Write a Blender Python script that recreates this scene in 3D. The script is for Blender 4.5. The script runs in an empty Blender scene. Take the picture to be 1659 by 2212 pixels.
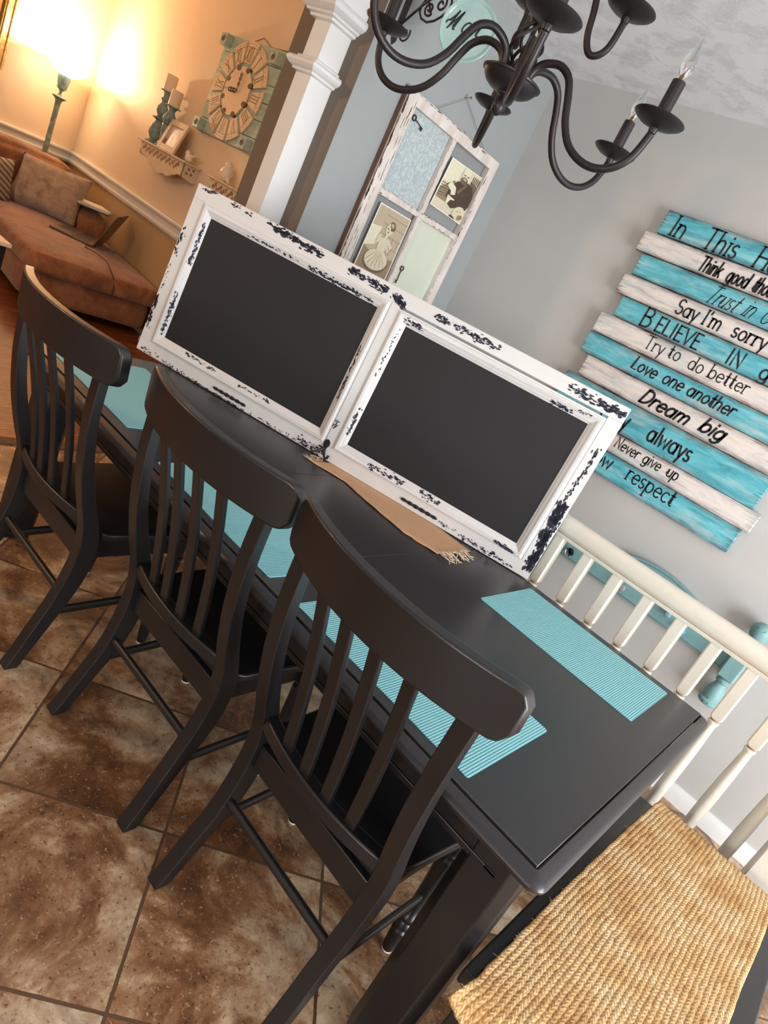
import bpy, math, random
from mathutils import Vector, Matrix, noise
from math import pi, sin, cos, radians, atan2, hypot, sqrt
random.seed(7)
sc = bpy.context.scene
COL = sc.collection
def srgb(r, g, b):
    f = lambda c: (c/255/12.92) if c/255 <= .04045 else ((c/255+.055)/1.055)**2.4
    return (f(r), f(g), f(b), 1)

# ------------------------------------------------------------------ camera
FPX = 1464.7
cam_d = bpy.data.cameras.new('camera'); cam = bpy.data.objects.new('camera', cam_d); COL.objects.link(cam)
CAM = Vector((.1003, -1.0901, 1.5297))
RV = Vector((1.6393, .9565, -.0706))
def rodrigues(v):
    return Matrix.Rotation(v.length, 3, v.normalized())
_R = rodrigues(RV)                     # world -> camera (x right, y down, z forward)
_m = Matrix((_R[0], -_R[1], -_R[2])).transposed()
cam.matrix_world = Matrix.Translation(CAM) @ _m.to_4x4()
cam_d.sensor_fit = 'VERTICAL'; cam_d.sensor_height = 36; cam_d.lens = FPX/2212*36
cam_d.clip_start = .02; cam_d.clip_end = 100
sc.camera = cam

# ------------------------------------------------------------------ world, lights, exposure
sc.view_settings.view_transform = 'Standard'; sc.view_settings.look = 'None'
sc.view_settings.gamma = 1; sc.view_settings.use_curve_mapping = False
sc.view_settings.exposure = 0.0
sc.cycles.use_denoising = True
sc.cycles.max_bounces = 8; sc.cycles.diffuse_bounces = 4; sc.cycles.glossy_bounces = 4
sc.cycles.transmission_bounces = 6; sc.cycles.caustics_reflective = False; sc.cycles.caustics_refractive = False
sc.cycles.sample_clamp_indirect = 6
w = bpy.data.worlds.new('world'); sc.world = w; w.use_nodes = True
w.node_tree.nodes['Background'].inputs[0].default_value = (.75, .87, 1, 1)
w.node_tree.nodes['Background'].inputs[1].default_value = .9
def area(name, loc, target, sx, sy, power, col, spread=180):
    l = bpy.data.lights.new(name, 'AREA'); l.shape = 'RECTANGLE'; l.size = sx; l.size_y = sy
    l.energy = power; l.color = col; l.spread = radians(spread)
    o = bpy.data.objects.new(name, l); COL.objects.link(o); o.location = loc
    o.rotation_euler = (Vector(target)-Vector(loc)).to_track_quat('-Z', 'Y').to_euler()
    return o
def point(name, loc, power, col, r=.05):
    l = bpy.data.lights.new(name, 'POINT'); l.energy = power; l.color = col; l.shadow_soft_size = r
    o = bpy.data.objects.new(name, l); COL.objects.link(o); o.location = loc
    return o
area('patio_door_daylight', (3.55, .35, 1.05), (0, .35, 1.0), 2.0, 2.3, 290, (.94, .97, 1))
area('rear_fill_light', (.9, -4.45, 1.45), (.6, 0, 1.2), 1.7, 1.1, 80, (1, .97, .93))  # added fill light behind the camera, no window known there
WARM = (1, .66, .38)

# ------------------------------------------------------------------ materials
def newmat(name):
    m = bpy.data.materials.new(name); m.use_nodes = True
    nt = m.node_tree; b = nt.nodes['Principled BSDF']
    return m, nt, b
class NT:
    """tiny node helper"""
    def __init__(s, nt): s.nt = nt
    def n(s, t, **kw):
        x = s.nt.nodes.new('ShaderNode'+t)
        for k, v in kw.items(): setattr(x, k, v)
        return x
    def l(s, a, b): s.nt.links.new(a, b)
    def math(s, op, a, b=None, c=None, clamp=False):
        x = s.n('Math', operation=op); x.use_clamp = clamp
        for i, v in enumerate((a, b, c)):
            if v is None: continue
            if isinstance(v, (int, float)): x.inputs[i].default_value = v
            else: s.l(v, x.inputs[i])
        return x.outputs[0]
    def mix(s, f, a, b):
        x = s.n('Mix', data_type='RGBA')
        for i, v in ((0, f), (6, a), (7, b)):
            if isinstance(v, (int, float)): x.inputs[i].default_value = v
            elif isinstance(v, tuple): x.inputs[i].default_value = v
            else: s.l(v, x.inputs[i])
        return x.outputs[2]
    def noise(s, vec, scale, detail=4, rough=.6, dist=0, w=None):
        x = s.n('TexNoise'); x.inputs['Scale'].default_value = scale; x.inputs['Detail'].default_value = detail
        x.inputs['Roughness'].default_value = rough; x.inputs['Distortion'].default_value = dist
        if vec is not None: s.l(vec, x.inputs['Vector'])
        return x.outputs['Fac']
    def ramp(s, f, stops):
        x = s.n('ValToRGB'); e = x.color_ramp.elements
        while len(e) > 1: e.remove(e[-1])
        e[0].position, e[0].color = stops[0]
        for p, c in stops[1:]:
            q = e.new(p); q.color = c
        s.l(f, x.inputs[0]); return x.outputs[0]
    def coord(s, kind='Object'): return s.n('TexCoord').outputs[kind]
    def mapping(s, vec, scale=(1,1,1), rot=(0,0,0), loc=(0,0,0)):
        x = s.n('Mapping'); x.inputs['Scale'].default_value = scale; x.inputs['Rotation'].default_value = rot; x.inputs['Location'].default_value = loc
        s.l(vec, x.inputs[0]); return x.outputs[0]
    def sep(s, vec):
        x = s.n('SeparateXYZ'); s.l(vec, x.inputs[0]); return x.outputs
    def bump(s, h, strength, dist, b):
        x = s.n('Bump'); x.inputs['Strength'].default_value = strength; x.inputs['Distance'].default_value = dist
        s.l(h, x.inputs['Height']); s.l(x.outputs[0], b.inputs['Normal']); return x
def mat(name, col, rough=.5, metal=0, var=0, vscale=8, bump=0, bscale=60, bdist=.002, stretch=(1,1,1), spec=.5, coat=0, col2=None, alpha=None, sheen=0):
    m, nt, b = newmat(name); N = NT(nt)
    b.inputs['Roughness'].default_value = rough; b.inputs['Metallic'].default_value = metal
    b.inputs['Specular IOR Level'].default_value = spec; b.inputs['Coat Weight'].default_value = coat
    b.inputs['Sheen Weight'].default_value = sheen
    v = N.mapping(N.coord(), scale=stretch)
    c2 = col2 or tuple(x*(1-var) for x in col[:3])+(1,)
    if var or col2:
        f = N.ramp(N.noise(v, vscale, 5, .6), [(.35, (0,0,0,1)), (.68, (1,1,1,1))])
        N.l(N.mix(f, col, c2), b.inputs['Base Color'])
    else:
        f = N.noise(v, vscale, 2, .5)
        N.l(N.mix(f, tuple(x*.97 for x in col[:3])+(1,), tuple(min(1,x*1.03) for x in col[:3])+(1,)), b.inputs['Base Color'])
    if bump: N.bump(N.noise(v, bscale, 3, .6), bump, bdist, b)
    return m
def emit(name, col, strength):
    m, nt, b = newmat(name); b.inputs['Base Color'].default_value = col
    b.inputs['Emission Color'].default_value = col; b.inputs['Emission Strength'].default_value = strength
    return m
def glass(name, col, rough=.02):
    m, nt, b = newmat(name); b.inputs['Base Color'].default_value = col; b.inputs['Roughness'].default_value = rough
    b.inputs['Transmission Weight'].default_value = 1; b.inputs['IOR'].default_value = 1.45
    return m

M = {}
M['wall'] = mat('wall_paint_gray', srgb(192,191,188), .75, bump=.15, bscale=180, bdist=.001)
M['wallb'] = mat('wall_paint_blue_gray', srgb(152,157,157), .75, bump=.15, bscale=180, bdist=.001)
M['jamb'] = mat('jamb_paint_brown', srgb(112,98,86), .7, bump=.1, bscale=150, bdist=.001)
M['cream'] = mat('wall_paint_cream', srgb(236,214,186), .7, bump=.1, bscale=150, bdist=.001)
M['tan'] = mat('wall_paint_tan', srgb(186,158,118), .7, bump=.1, bscale=150, bdist=.001)
M['trim'] = mat('white_trim_paint', srgb(226,226,224), .35)
M['black'] = mat('black_satin_paint', srgb(27,26,28), .38, spec=.5, bump=.12, bscale=90, bdist=.0006, coat=.1)
M['blacktop'] = mat('black_tabletop_paint', srgb(42,42,45), .33, spec=.5, bump=.06, bscale=25, bdist=.0006, coat=.0, stretch=(1,5,1))
M['benchblack'] = mat('black_bench_paint', srgb(34,35,37), .3, spec=.5, bump=.35, bscale=30, bdist=.001, stretch=(6,1,1))
M['iron'] = mat('bronze_black_iron', srgb(42,36,38), .42, metal=.35, bump=.1, bscale=120, bdist=.0005)
M['ivory'] = mat('ivory_paint', srgb(232,226,212), .4, var=.06, vscale=14)
M['brown_rub'] = mat('rubbed_edge', srgb(168,140,120), .5, var=.4, vscale=60)
M['white'] = mat('white_plastic', srgb(235,235,232), .4)
M['teal'] = mat('teal_chalk_paint', srgb(126,168,170), .55, var=.12, vscale=30)
M['tealdark'] = mat('worn_dark_line', srgb(40,60,62), .6)
M['chalk'] = mat('chalkboard_black', srgb(38,37,39), .62, var=.1, vscale=2.5, spec=.3)
M['boardwhite'] = mat('distressed_white_paint', srgb(216,214,212), .45, var=.03, vscale=20)
M['chip'] = mat('dark_chip', srgb(44,44,62), .6, var=.3, vscale=60)
M['jute'] = None
M['paper'] = mat('paper_white', srgb(240,236,228), .7)
M['wax'] = mat('candle_wax', srgb(240,222,196), .5)
M['shelfp'] = mat('whitewashed_carved_wood', srgb(226,206,180), .6, var=.15, vscale=30)
M['shelfd'] = mat('carved_recess', srgb(150,112,80), .7)
M['stick'] = mat('distressed_teal_wood', srgb(150,176,174), .6, col2=srgb(104,120,116), vscale=26, bump=.4, bscale=60)
M['ceramic'] = mat('white_ceramic', srgb(240,228,212), .3)
M['dark'] = mat('dark_hole', srgb(40,30,28), .7)
M['lappy'] = mat('laptop_metal', srgb(120,104,90), .35, metal=.6)
M['key'] = mat('laptop_keys', srgb(52,46,44), .5)
M['cord'] = mat('charging_cord', srgb(60,40,30), .5)
M['gilt'] = mat('gilt_frame', srgb(190,140,60), .4, metal=.5, col2=srgb(225,195,140), vscale=30)
M['clockface'] = mat('clock_cream_wood', srgb(236,208,172), .55, var=.12, vscale=14)
M['clocktone'] = mat('clock_teal_board', srgb(186,208,196), .55, col2=srgb(156,182,170), vscale=9, stretch=(1,1,6))
M['clocknum'] = mat('clock_numeral_paint', srgb(128,98,70), .6)
M['cedge'] = mat('clock_edge_rust', srgb(112,80,52), .7, var=.3, vscale=40)
M['burlap'] = None
M['ink'] = mat('black_lettering', srgb(24,24,30), .45)
M['oldwhite'] = mat('chipped_window_paint', srgb(226,218,212), .55, col2=srgb(196,184,174), vscale=18, stretch=(1,1,.25), bump=.5, bscale=50)
M['rawwood'] = mat('bare_wood_edge', srgb(122,86,70), .7, var=.5, vscale=40, stretch=(1,1,.2))
M['metalkey'] = mat('rusty_key_iron', srgb(62,40,34), .5, metal=.4)
M['wire'] = mat('gray_wire', srgb(120,116,110), .5, metal=.5)
M['brass'] = mat('brass_nail', srgb(170,140,90), .35, metal=.8)
M['rod'] = M['black']
M['vent'] = mat('beige_register', srgb(205,196,178), .45)
M['steel'] = mat('steel_bracket', srgb(150,156,158), .35, metal=.7)
M['ribbon'] = M['ink']

def m_tile():
    m, nt, b = newmat('mottled_stone_tile'); N = NT(nt)
    P = N.mapping(N.coord(), loc=(.7507, .0202, 0))
    R = N.mapping(P, rot=(0, 0, pi/4), scale=(1,1,1))
    S = N.sep(R)
    a = N.math('DIVIDE', S[0], .45); c = N.math('DIVIDE', S[1], .45)
    def edge(x):
        f = N.math('FRACT', x); return N.math('MINIMUM', f, N.math('SUBTRACT', 1, f))
    d = N.math('MINIMUM', edge(a), edge(c))
    wob = N.math('MULTIPLY', N.math('SUBTRACT', N.noise(P, 40, 3), .5), .008)
    grout = N.math('LESS_THAN', N.math('ADD', d, wob), .0095)
    ix = N.n('CombineXYZ'); N.l(N.math('FLOOR', a), ix.inputs[0]); N.l(N.math('FLOOR', c), ix.inputs[1])
    wn = N.n('TexWhiteNoise'); N.l(ix.outputs[0], wn.inputs['Vector'])
    off = N.n('VectorMath', operation='SCALE'); N.l(wn.outputs['Color'], off.inputs[0]); off.inputs['Scale'].default_value = 9
    Q = N.n('VectorMath', operation='ADD'); N.l(P, Q.inputs[0]); N.l(off.outputs[0], Q.inputs[1]); Q = Q.outputs[0]
    big = N.noise(Q, 3.0, 9, .68, .5)
    mid = N.noise(Q, 16, 6, .7, .4)
    fine = N.noise(Q, 75, 5, .75)
    base = N.ramp(big, [(.34, srgb(64,42,28)), (.43, srgb(106,74,50)), (.49, srgb(152,116,86)), (.54, srgb(194,166,134)), (.64, srgb(226,208,180))])
    base = N.mix(N.ramp(mid, [(.35, (0,0,0,1)), (.7, (.75,.75,.75,1))]), base, srgb(128,88,58))
    sp = N.ramp(fine, [(.36, (1,1,1,1)), (.43, (0,0,0,1))])
    base = N.mix(N.math('MULTIPLY', sp, .75), base, srgb(58,34,22))
    sl = N.ramp(N.noise(Q, 95, 4, .7), [(.6, (0,0,0,1)), (.68, (1,1,1,1))])
    base = N.mix(N.math('MULTIPLY', sl, .55), base, srgb(214,192,164))
    tv = N.n('HueSaturation'); N.l(base, tv.inputs['Color'])
    N.l(N.math('ADD', N.math('MULTIPLY', wn.outputs['Value'], .4), .78), tv.inputs['Value'])
    col = N.mix(grout, tv.outputs[0], srgb(92,70,52))
    N.l(col, b.inputs['Base Color'])
    N.l(N.math('ADD', N.math('MULTIPLY', fine, .35), .16), b.inputs['Roughness'])
    b.inputs['Specular IOR Level'].default_value = .45
    h = N.math('SUBTRACT', N.math('ADD', N.math('MULTIPLY', fine, .35), N.math('MULTIPLY', mid, .3)), N.math('MULTIPLY', grout, .8))
    N.bump(h, .55, .004, b)
    return m
M['tile'] = m_tile()
def m_wood():
    m, nt, b = newmat('handscraped_wood_floor'); N = NT(nt)
    P = N.coord()
    V = N.mapping(P, scale=(14, 1.2, 1))
    g = N.noise(V, 3, 8, .7, .6)
    S = N.sep(P); fr = N.math('FRACT', N.math('MULTIPLY', S[0], 7.5))
    gap = N.math('LESS_THAN', fr, .03)
    c = N.ramp(g, [(.32, srgb(58,28,14)), (.5, srgb(128,70,36)), (.7, srgb(176,108,62))])
    N.l(N.mix(gap, c, srgb(30,16,10)), b.inputs['Base Color'])
    b.inputs['Roughness'].default_value = .32
    N.bump(N.math('SUBTRACT', g, gap), .5, .004, b)
    return m
M['wood'] = m_wood()
def m_ceiling():
    m, nt, b = newmat('stomp_textured_ceiling'); N = NT(nt)
    b.inputs['Base Color'].default_value = srgb(236,236,240); b.inputs['Roughness'].default_value = .85
    P = N.coord()
    r = N.noise(P, 2.2, 3, .5)
    V = N.n('VectorRotate', rotation_type='Z_AXIS'); N.l(P, V.inputs['Vector']); N.l(N.math('MULTIPLY', r, 9), V.inputs['Angle'])
    st = N.noise(N.mapping(V.outputs[0], scale=(1, .25, 1)), 55, 5, .7, .4)
    patch = N.ramp(N.noise(P, 9, 3, .6), [(.46, (0,0,0,1)), (.6, (1,1,1,1))])
    h = N.math('MULTIPLY', N.ramp(st, [(.45, (0,0,0,1)), (.7, (1,1,1,1))]), patch)
    N.bump(h, .55, .004, b)
    return m
M['ceil'] = m_ceiling()
def m_mat():
    m, nt, b = newmat('aqua_ribbed_vinyl'); N = NT(nt)
    S = N.sep(N.coord())
    rib = N.math('SINE', N.math('MULTIPLY', S[0], 2*pi/.0062))
    wv = N.math('SINE', N.math('MULTIPLY', S[1], 2*pi/.0036))
    f = N.math('MULTIPLY', N.math('ADD', rib, 1), .5)
    f2 = N.math('MULTIPLY', N.math('MULTIPLY', N.math('ADD', wv, 1), .5), N.math('SUBTRACT', 1, f))
    c = N.mix(f, srgb(112,182,192), srgb(146,211,219))
    N.l(N.mix(N.math('MULTIPLY', f2, .4), c, srgb(96,160,172)), b.inputs['Base Color'])
    b.inputs['Roughness'].default_value = .55
    N.bump(N.math('ADD', f, N.math('MULTIPLY', f2, -.3)), .6, .0015, b)
    return m
M['mat'] = m_mat()
def m_jute():
    m, nt, b = newmat('braided_jute'); N = NT(nt)
    P = N.coord(); S = N.sep(P)
    row = N.math('MULTIPLY', N.math('ADD', S[0], N.math('MULTIPLY', N.noise(P, 18, 3), .006)), 1/.0118)
    fr = N.math('FRACT', row); sgn = N.math('SUBTRACT', N.math('MULTIPLY', N.math('GREATER_THAN', fr, .5), 2), 1)
    V = N.math('ABSOLUTE', N.math('SUBTRACT', fr, .5))
    ph = N.math('ADD', N.math('MULTIPLY', S[1], 2*pi/.013), N.math('MULTIPLY', V, 7))
    ph = N.math('ADD', ph, N.math('MULTIPLY', N.noise(P, 60, 4, .7), 9))
    br = N.math('MULTIPLY', N.math('ADD', N.math('SINE', ph), 1), .5)
    fib = N.noise(N.mapping(P, scale=(1, .35, 1), rot=(0,0,.5)), 320, 4, .7)
    big = N.noise(P, 9, 4, .6)
    c = N.ramp(big, [(.3, srgb(196,150,98)), (.5, srgb(222,184,132)), (.72, srgb(232,206,164))])
    c = N.mix(N.ramp(br, [(.03, (.6,.6,.6,1)), (.25, (0,0,0,1))]), c, srgb(160,110,62))
    c = N.mix(N.ramp(fib, [(.3, (.7,.7,.7,1)), (.46, (0,0,0,1))]), c, srgb(166,120,72))
    N.l(c, b.inputs['Base Color']); b.inputs['Roughness'].default_value = .9
    b.inputs['Specular IOR Level'].default_value = .15
    N.bump(N.math('ADD', N.math('MULTIPLY', br, .6), N.math('MULTIPLY', fib, .8)), .8, .004, b)
    return m
M['jute'] = m_jute()
def m_burlap():
    m, nt, b = newmat('burlap_weave'); N = NT(nt)
    S = N.sep(N.coord())
    a = N.math('SINE', N.math('MULTIPLY', S[0], 2*pi/.006)); c = N.math('SINE', N.math('MULTIPLY', S[1], 2*pi/.006))
    f = N.math('MULTIPLY', N.math('ADD', N.math('MULTIPLY', a, c), 1), .5)
    N.l(N.mix(f, srgb(168,122,84), srgb(232,192,154)), b.inputs['Base Color']); b.inputs['Roughness'].default_value = .9
    N.bump(f, .6, .0015, b)
    return m
M['burlap'] = m_burlap()
def m_board(name, blue):
    """painted plank, brushed along x, dark worn edges (object coordinates are set per plank)"""
    m, nt, b = newmat(name); N = NT(nt)
    P = N.coord(); G = N.sep(N.coord('Generated'))
    V = N.mapping(P, scale=(1, 1, 5.5))
    st = N.noise(V, 5, 7, .7, .5); st2 = N.noise(N.mapping(P, scale=(1,1,14), loc=(3,0,1)), 16, 6, .75)
    if blue: c = N.ramp(st, [(.3, srgb(64,140,158)), (.5, srgb(92,186,202)), (.7, srgb(140,212,222))])
    else: c = N.ramp(st, [(.3, srgb(176,168,166)), (.45, srgb(222,214,210)), (.58, srgb(236,228,222)), (.7, srgb(228,206,184))])
    mid = N.ramp(N.noise(N.mapping(P, scale=(1,1,5), loc=(7,0,4)), 4, 5, .65), [(.5, (0,0,0,1)), (.8, (.7,.7,.7,1))])
    c = N.mix(mid, c, srgb(226,214,206) if blue else srgb(110,178,190))
    def ed(x): return N.math('MINIMUM', x, N.math('SUBTRACT', 1, x))
    ez = N.math('ADD', ed(G[2]), N.math('MULTIPLY', N.math('SUBTRACT', st2, .42), .55))
    ex = N.math('ADD', N.math('MULTIPLY', ed(G[0]), 5), N.math('MULTIPLY', N.math('SUBTRACT', st2, .4), 1.6))
    pt = N.ramp(N.noise(P, 6, 3, .6), [(.38, (.45,.45,.45,1)), (.62, (1,1,1,1))])
    w1 = N.math('MULTIPLY', pt, N.ramp(N.math('MINIMUM', ez, ex), [(.0, (1,1,1,1)), (.1, (.6,.6,.6,1)), (.24, (0,0,0,1))]))
    dark = N.ramp(N.noise(P, 5, 3), [(.4, srgb(50,52,66)), (.6, srgb(112,78,60))])
    c = N.mix(w1, c, dark)
    N.l(c, b.inputs['Base Color']); b.inputs['Roughness'].default_value = .5
    N.bump(st2, .3, .002, b)
    return m
M['plankblue'] = m_board('aqua_painted_plank', True); M['plankwhite'] = m_board('white_painted_plank', False)
def m_suede():
    m, nt, b = newmat('brown_suede'); N = NT(nt); P = N.coord()
    f = N.noise(P, 5, 6, .65, .8); wr = N.noise(N.mapping(P, scale=(1, 3.5, 2)), 6, 5, .6, 1.2)
    N.l(N.ramp(f, [(.3, srgb(118,72,44)), (.5, srgb(152,98,62)), (.7, srgb(182,124,82))]), b.inputs['Base Color'])
    b.inputs['Roughness'].default_value = .75; b.inputs['Sheen Weight'].default_value = .4
    N.bump(wr, .5, .02, b); return m
M['suede'] = m_suede()
def m_fur():
    m, nt, b = newmat('gray_plush_fur'); N = NT(nt); P = N.coord()
    f = N.noise(P, 9, 6, .7, .6); g = N.noise(N.mapping(P, scale=(1,1,.4)), 90, 4, .7)
    N.l(N.ramp(f, [(.3, srgb(140,118,98)), (.5, srgb(186,162,140)), (.7, srgb(212,190,168))]), b.inputs['Base Color'])
    b.inputs['Roughness'].default_value = .9; b.inputs['Sheen Weight'].default_value = .6
    N.bump(N.math('ADD', g, N.math('MULTIPLY', f, 2)), .9, .012, b); return m
M['fur'] = m_fur()
def m_stripe():
    m, nt, b = newmat('striped_cloth'); N = NT(nt); S = N.sep(N.coord())
    f = N.math('GREATER_THAN', N.math('FRACT', N.math('MULTIPLY', N.math('ADD', S[2], N.math('MULTIPLY', S[1], .6)), 22)), .5)
    N.l(N.mix(f, srgb(176,166,148), srgb(104,100,96)), b.inputs['Base Color']); b.inputs['Roughness'].default_value = .85
    return m
M['stripe'] = m_stripe()
def m_damask():
    m, nt, b = newmat('damask_paper'); N = NT(nt); P = N.coord()
    f = N.noise(N.mapping(P, scale=(1, 1, .8)), 26, 2, .4, 2.6)
    r = N.ramp(f, [(.46, (0,0,0,1)), (.5, (1,1,1,1)), (.56, (1,1,1,1)), (.6, (0,0,0,1))])
    N.l(N.mix(r, srgb(166,178,182), srgb(192,200,200)), b.inputs['Base Color']); b.inputs['Roughness'].default_value = .5
    return m
M['damask'] = m_damask()
M['sagepaper'] = mat('pale_sage_paper', srgb(206,212,194), .5, var=.05, vscale=6)
M['sep0'] = mat('photo_border_white', srgb(238,236,226), .4)
for nme, c in (('sep1', (188,172,146)), ('sep2', (150,128,100)), ('sep3', (214,204,178)), ('sep4', (74,60,50)), ('sep5', (112,94,76)), ('sep6', (226,220,192)), ('purp', (112,84,100)), ('sky', (206,190,196))):
    M[nme] = mat('photo_tone_'+nme, srgb(*c), .4, var=.08, vscale=60)
M['bulb'] = glass('clear_bulb_glass', (1, 1, 1, 1))
M['aquaglass'] = None
def m_aqua():
    m, nt, b = newmat('aqua_glass_plaque'); N = NT(nt)
    f = N.noise(N.coord(), 7, 5, .6, 1.5)
    N.l(N.ramp(f, [(.35, srgb(176,220,216)), (.6, srgb(200,234,230)), (.66, srgb(140,196,194))]), b.inputs['Base Color'])
    b.inputs['Roughness'].default_value = .08; b.inputs['Coat Weight'].default_value = .6
    b.inputs['Transmission Weight'].default_value = .35
    return m
M['aquaglass'] = m_aqua()
M['crystal'] = glass('crystal_knob', (.95, .97, 1, 1), .05)
M['shade'] = emit('lit_lamp_glass', (1, .86, .62, 1), 9)
M['bulbon'] = emit('lit_bulb', (1, .84, .58, 1), 60)
M['fixture'] = emit('lit_ceiling_globe', (1, .78, .5, 1), 6)

# ------------------------------------------------------------------ mesh builder
WM = {}
def V3(*a): return Vector(a)
class MB:
    def __init__(s): s.v = []; s.f = []; s.mi = []; s.m = 0
    def add(s, vs, fs):
        o = len(s.v); s.v += [Vector(x) for x in vs]
        for f in fs: s.f.append([i+o for i in f]); s.mi.append(s.m)
        return s
    def box(s, x0, y0, z0, x1, y1, z1, T=None):
        vs = [(x, y, z) for z in (z0, z1) for y in (y0, y1) for x in (x0, x1)]
        if T: vs = [T(*p) for p in vs]
        return s.add(vs, [(0,2,3,1), (4,5,7,6), (0,1,5,4), (2,6,7,3), (0,4,6,2), (1,3,7,5)])
    def loft(s, rings, cap=True, closed=False):
        n = len(rings[0]); vs = [p for r in rings for p in r]; fs = []
        k = len(rings); 
        for i in range(k if closed else k-1):
            j = (i+1) % k
            for a in range(n):
                c = (a+1) % n; fs.append((i*n+a, i*n+c, j*n+c, j*n+a))
        if cap and not closed: fs += [tuple(range(n-1, -1, -1)), tuple((k-1)*n+a for a in range(n))]
        return s.add(vs, fs)
    def tube(s, pts, r, n=10, cap=True, closed=False, flat=None):
        pts = [Vector(p) for p in pts]; k = len(pts); rings = []
        t0 = (pts[1]-pts[0]).normalized()
        nrm = t0.orthogonal().normalized() if flat is None else Vector(flat[0])
        for i in range(k):
            if closed: t = (pts[(i+1) % k]-pts[i-1]).normalized()
            else: t = (pts[min(i+1, k-1)]-pts[max(i-1, 0)]).normalized()
            nrm = (nrm - t*nrm.dot(t)); nrm = nrm.normalized() if nrm.length > 1e-6 else t.orthogonal().normalized()
            b = t.cross(nrm); rr = r[i] if isinstance(r, (list, tuple)) else r
            ra, rb = (rr, rr) if flat is None else (flat[1], flat[2])
            rings.append([pts[i]+nrm*(cos(2*pi*a/n)*ra)+b*(sin(2*pi*a/n)*rb) for a in range(n)])
        return s.loft(rings, cap, closed)
    def lathe(s, prof, o=(0,0,0), ax=(0,0,1), n=24, ell=None):
        ax = Vector(ax).normalized(); o = Vector(o)
        X = Vector((1,0,0)) if abs(ax.x) < .9 else Vector((0,1,0))
        X = (X-ax*X.dot(ax)).normalized(); Y = ax.cross(X)
        rings = [[o+ax*z+X*(r*cos(2*pi*a/n))+Y*(r*sin(2*pi*a/n)) for a in range(n)] for r, z in prof]
        return s.loft(rings)
    def prism(s, poly, T, w0, w1):
        n = len(poly)
        return s.loft([[T(u, v, w0) for u, v in poly], [T(u, v, w1) for u, v in poly]])
    def sheet(s, nu, nv, fn):
        vs = [fn(i/nu, j/nv) for j in range(nv+1) for i in range(nu+1)]
        return s.add(vs, [(j*(nu+1)+i, j*(nu+1)+i+1, (j+1)*(nu+1)+i+1, (j+1)*(nu+1)+i) for j in range(nv) for i in range(nu)])
    def poly(s, pts): return s.add(pts, [tuple(range(len(pts)))])
    def build(s, name, mats, parent=None, smooth=True, bevel=0, seg=2, sub=0, label=None, world=True, ang=38):
        if not isinstance(mats, (list, tuple)): mats = [mats]
        vs = s.v
        if parent is not None and world:
            inv = WM[parent].inverted(); vs = [inv @ p for p in vs]
        me = bpy.data.meshes.new(name); me.from_pydata([tuple(p) for p in vs], [], s.f)
        for m_ in mats: me.materials.append(m_)
        if len(mats) > 1: me.polygons.foreach_set('material_index', s.mi)
        me.validate(); me.update()
        import bmesh
        bm = bmesh.new(); bm.from_mesh(me); bmesh.ops.recalc_face_normals(bm, faces=bm.faces); bm.to_mesh(me); bm.free()
        if smooth:
            me.polygons.foreach_set('use_smooth', [True]*len(me.polygons)); me.set_sharp_from_angle(angle=radians(ang))
        o = bpy.data.objects.new(name, me); COL.objects.link(o)
        if parent is not None: o.parent = parent; WM[o] = WM[parent]
        else: WM[o] = Matrix.Identity(4)
        if bevel:
            b = o.modifiers.new('bevel', 'BEVEL'); b.width = bevel; b.segments = seg; b.limit_method = 'ANGLE'; b.angle_limit = radians(40)
        if sub:
            b = o.modifiers.new('sub', 'SUBSURF'); b.levels = sub; b.render_levels = sub
        if label: o['label'] = label
        return o
def tag(o, label, cat, group=None, kind=None):
    o['label'] = label; o['category'] = cat
    if group: o['group'] = group
    if kind: o['kind'] = kind
    return o
def thing(name, label, cat, loc=(0,0,0), rotz=0, group=None):
    o = bpy.data.objects.new(name, None); COL.objects.link(o); o.empty_display_size = .05
    o.location = loc; o.rotation_euler = (0, 0, rotz)
    WM[o] = Matrix.Translation(Vector(loc)) @ Matrix.Rotation(rotz, 4, 'Z')
    return tag(o, label, cat, group)
def structure(o): o['kind'] = 'structure'; return o
def dup(root, loc, rotz, label, group=None):
    r = root.copy(); COL.objects.link(r); r.location = loc; r.rotation_euler = (0, 0, rotz); r['label'] = label
    for c in root.children:
        d = c.copy(); COL.objects.link(d); d.parent = r
        for g in c.children:
            q = g.copy(); COL.objects.link(q); q.parent = d
    return r
def lerp(a, b, t): return a+(b-a)*t
def spline(keys, n):
    """Catmull-Rom through tuples -> n samples"""
    out = []; k = len(keys)
    for i in range(n):
        t = i/(n-1)*(k-1); j = min(int(t), k-2); f = t-j
        p = [keys[max(j-1, 0)], keys[j], keys[j+1], keys[min(j+2, k-1)]]
        out.append(tuple(.5*((2*p[1][d])+(-p[0][d]+p[2][d])*f+(2*p[0][d]-5*p[1][d]+4*p[2][d]-p[3][d])*f*f+(-p[0][d]+3*p[1][d]-3*p[2][d]+p[3][d])*f**3) for d in range(len(keys[0]))))
    return out
def arc(cx, cy, rx, ry, a0, a1, n=12):
    return [(cx+rx*cos(radians(a0+(a1-a0)*i/n)), cy+ry*sin(radians(a0+(a1-a0)*i/n))) for i in range(n+1)]

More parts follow.
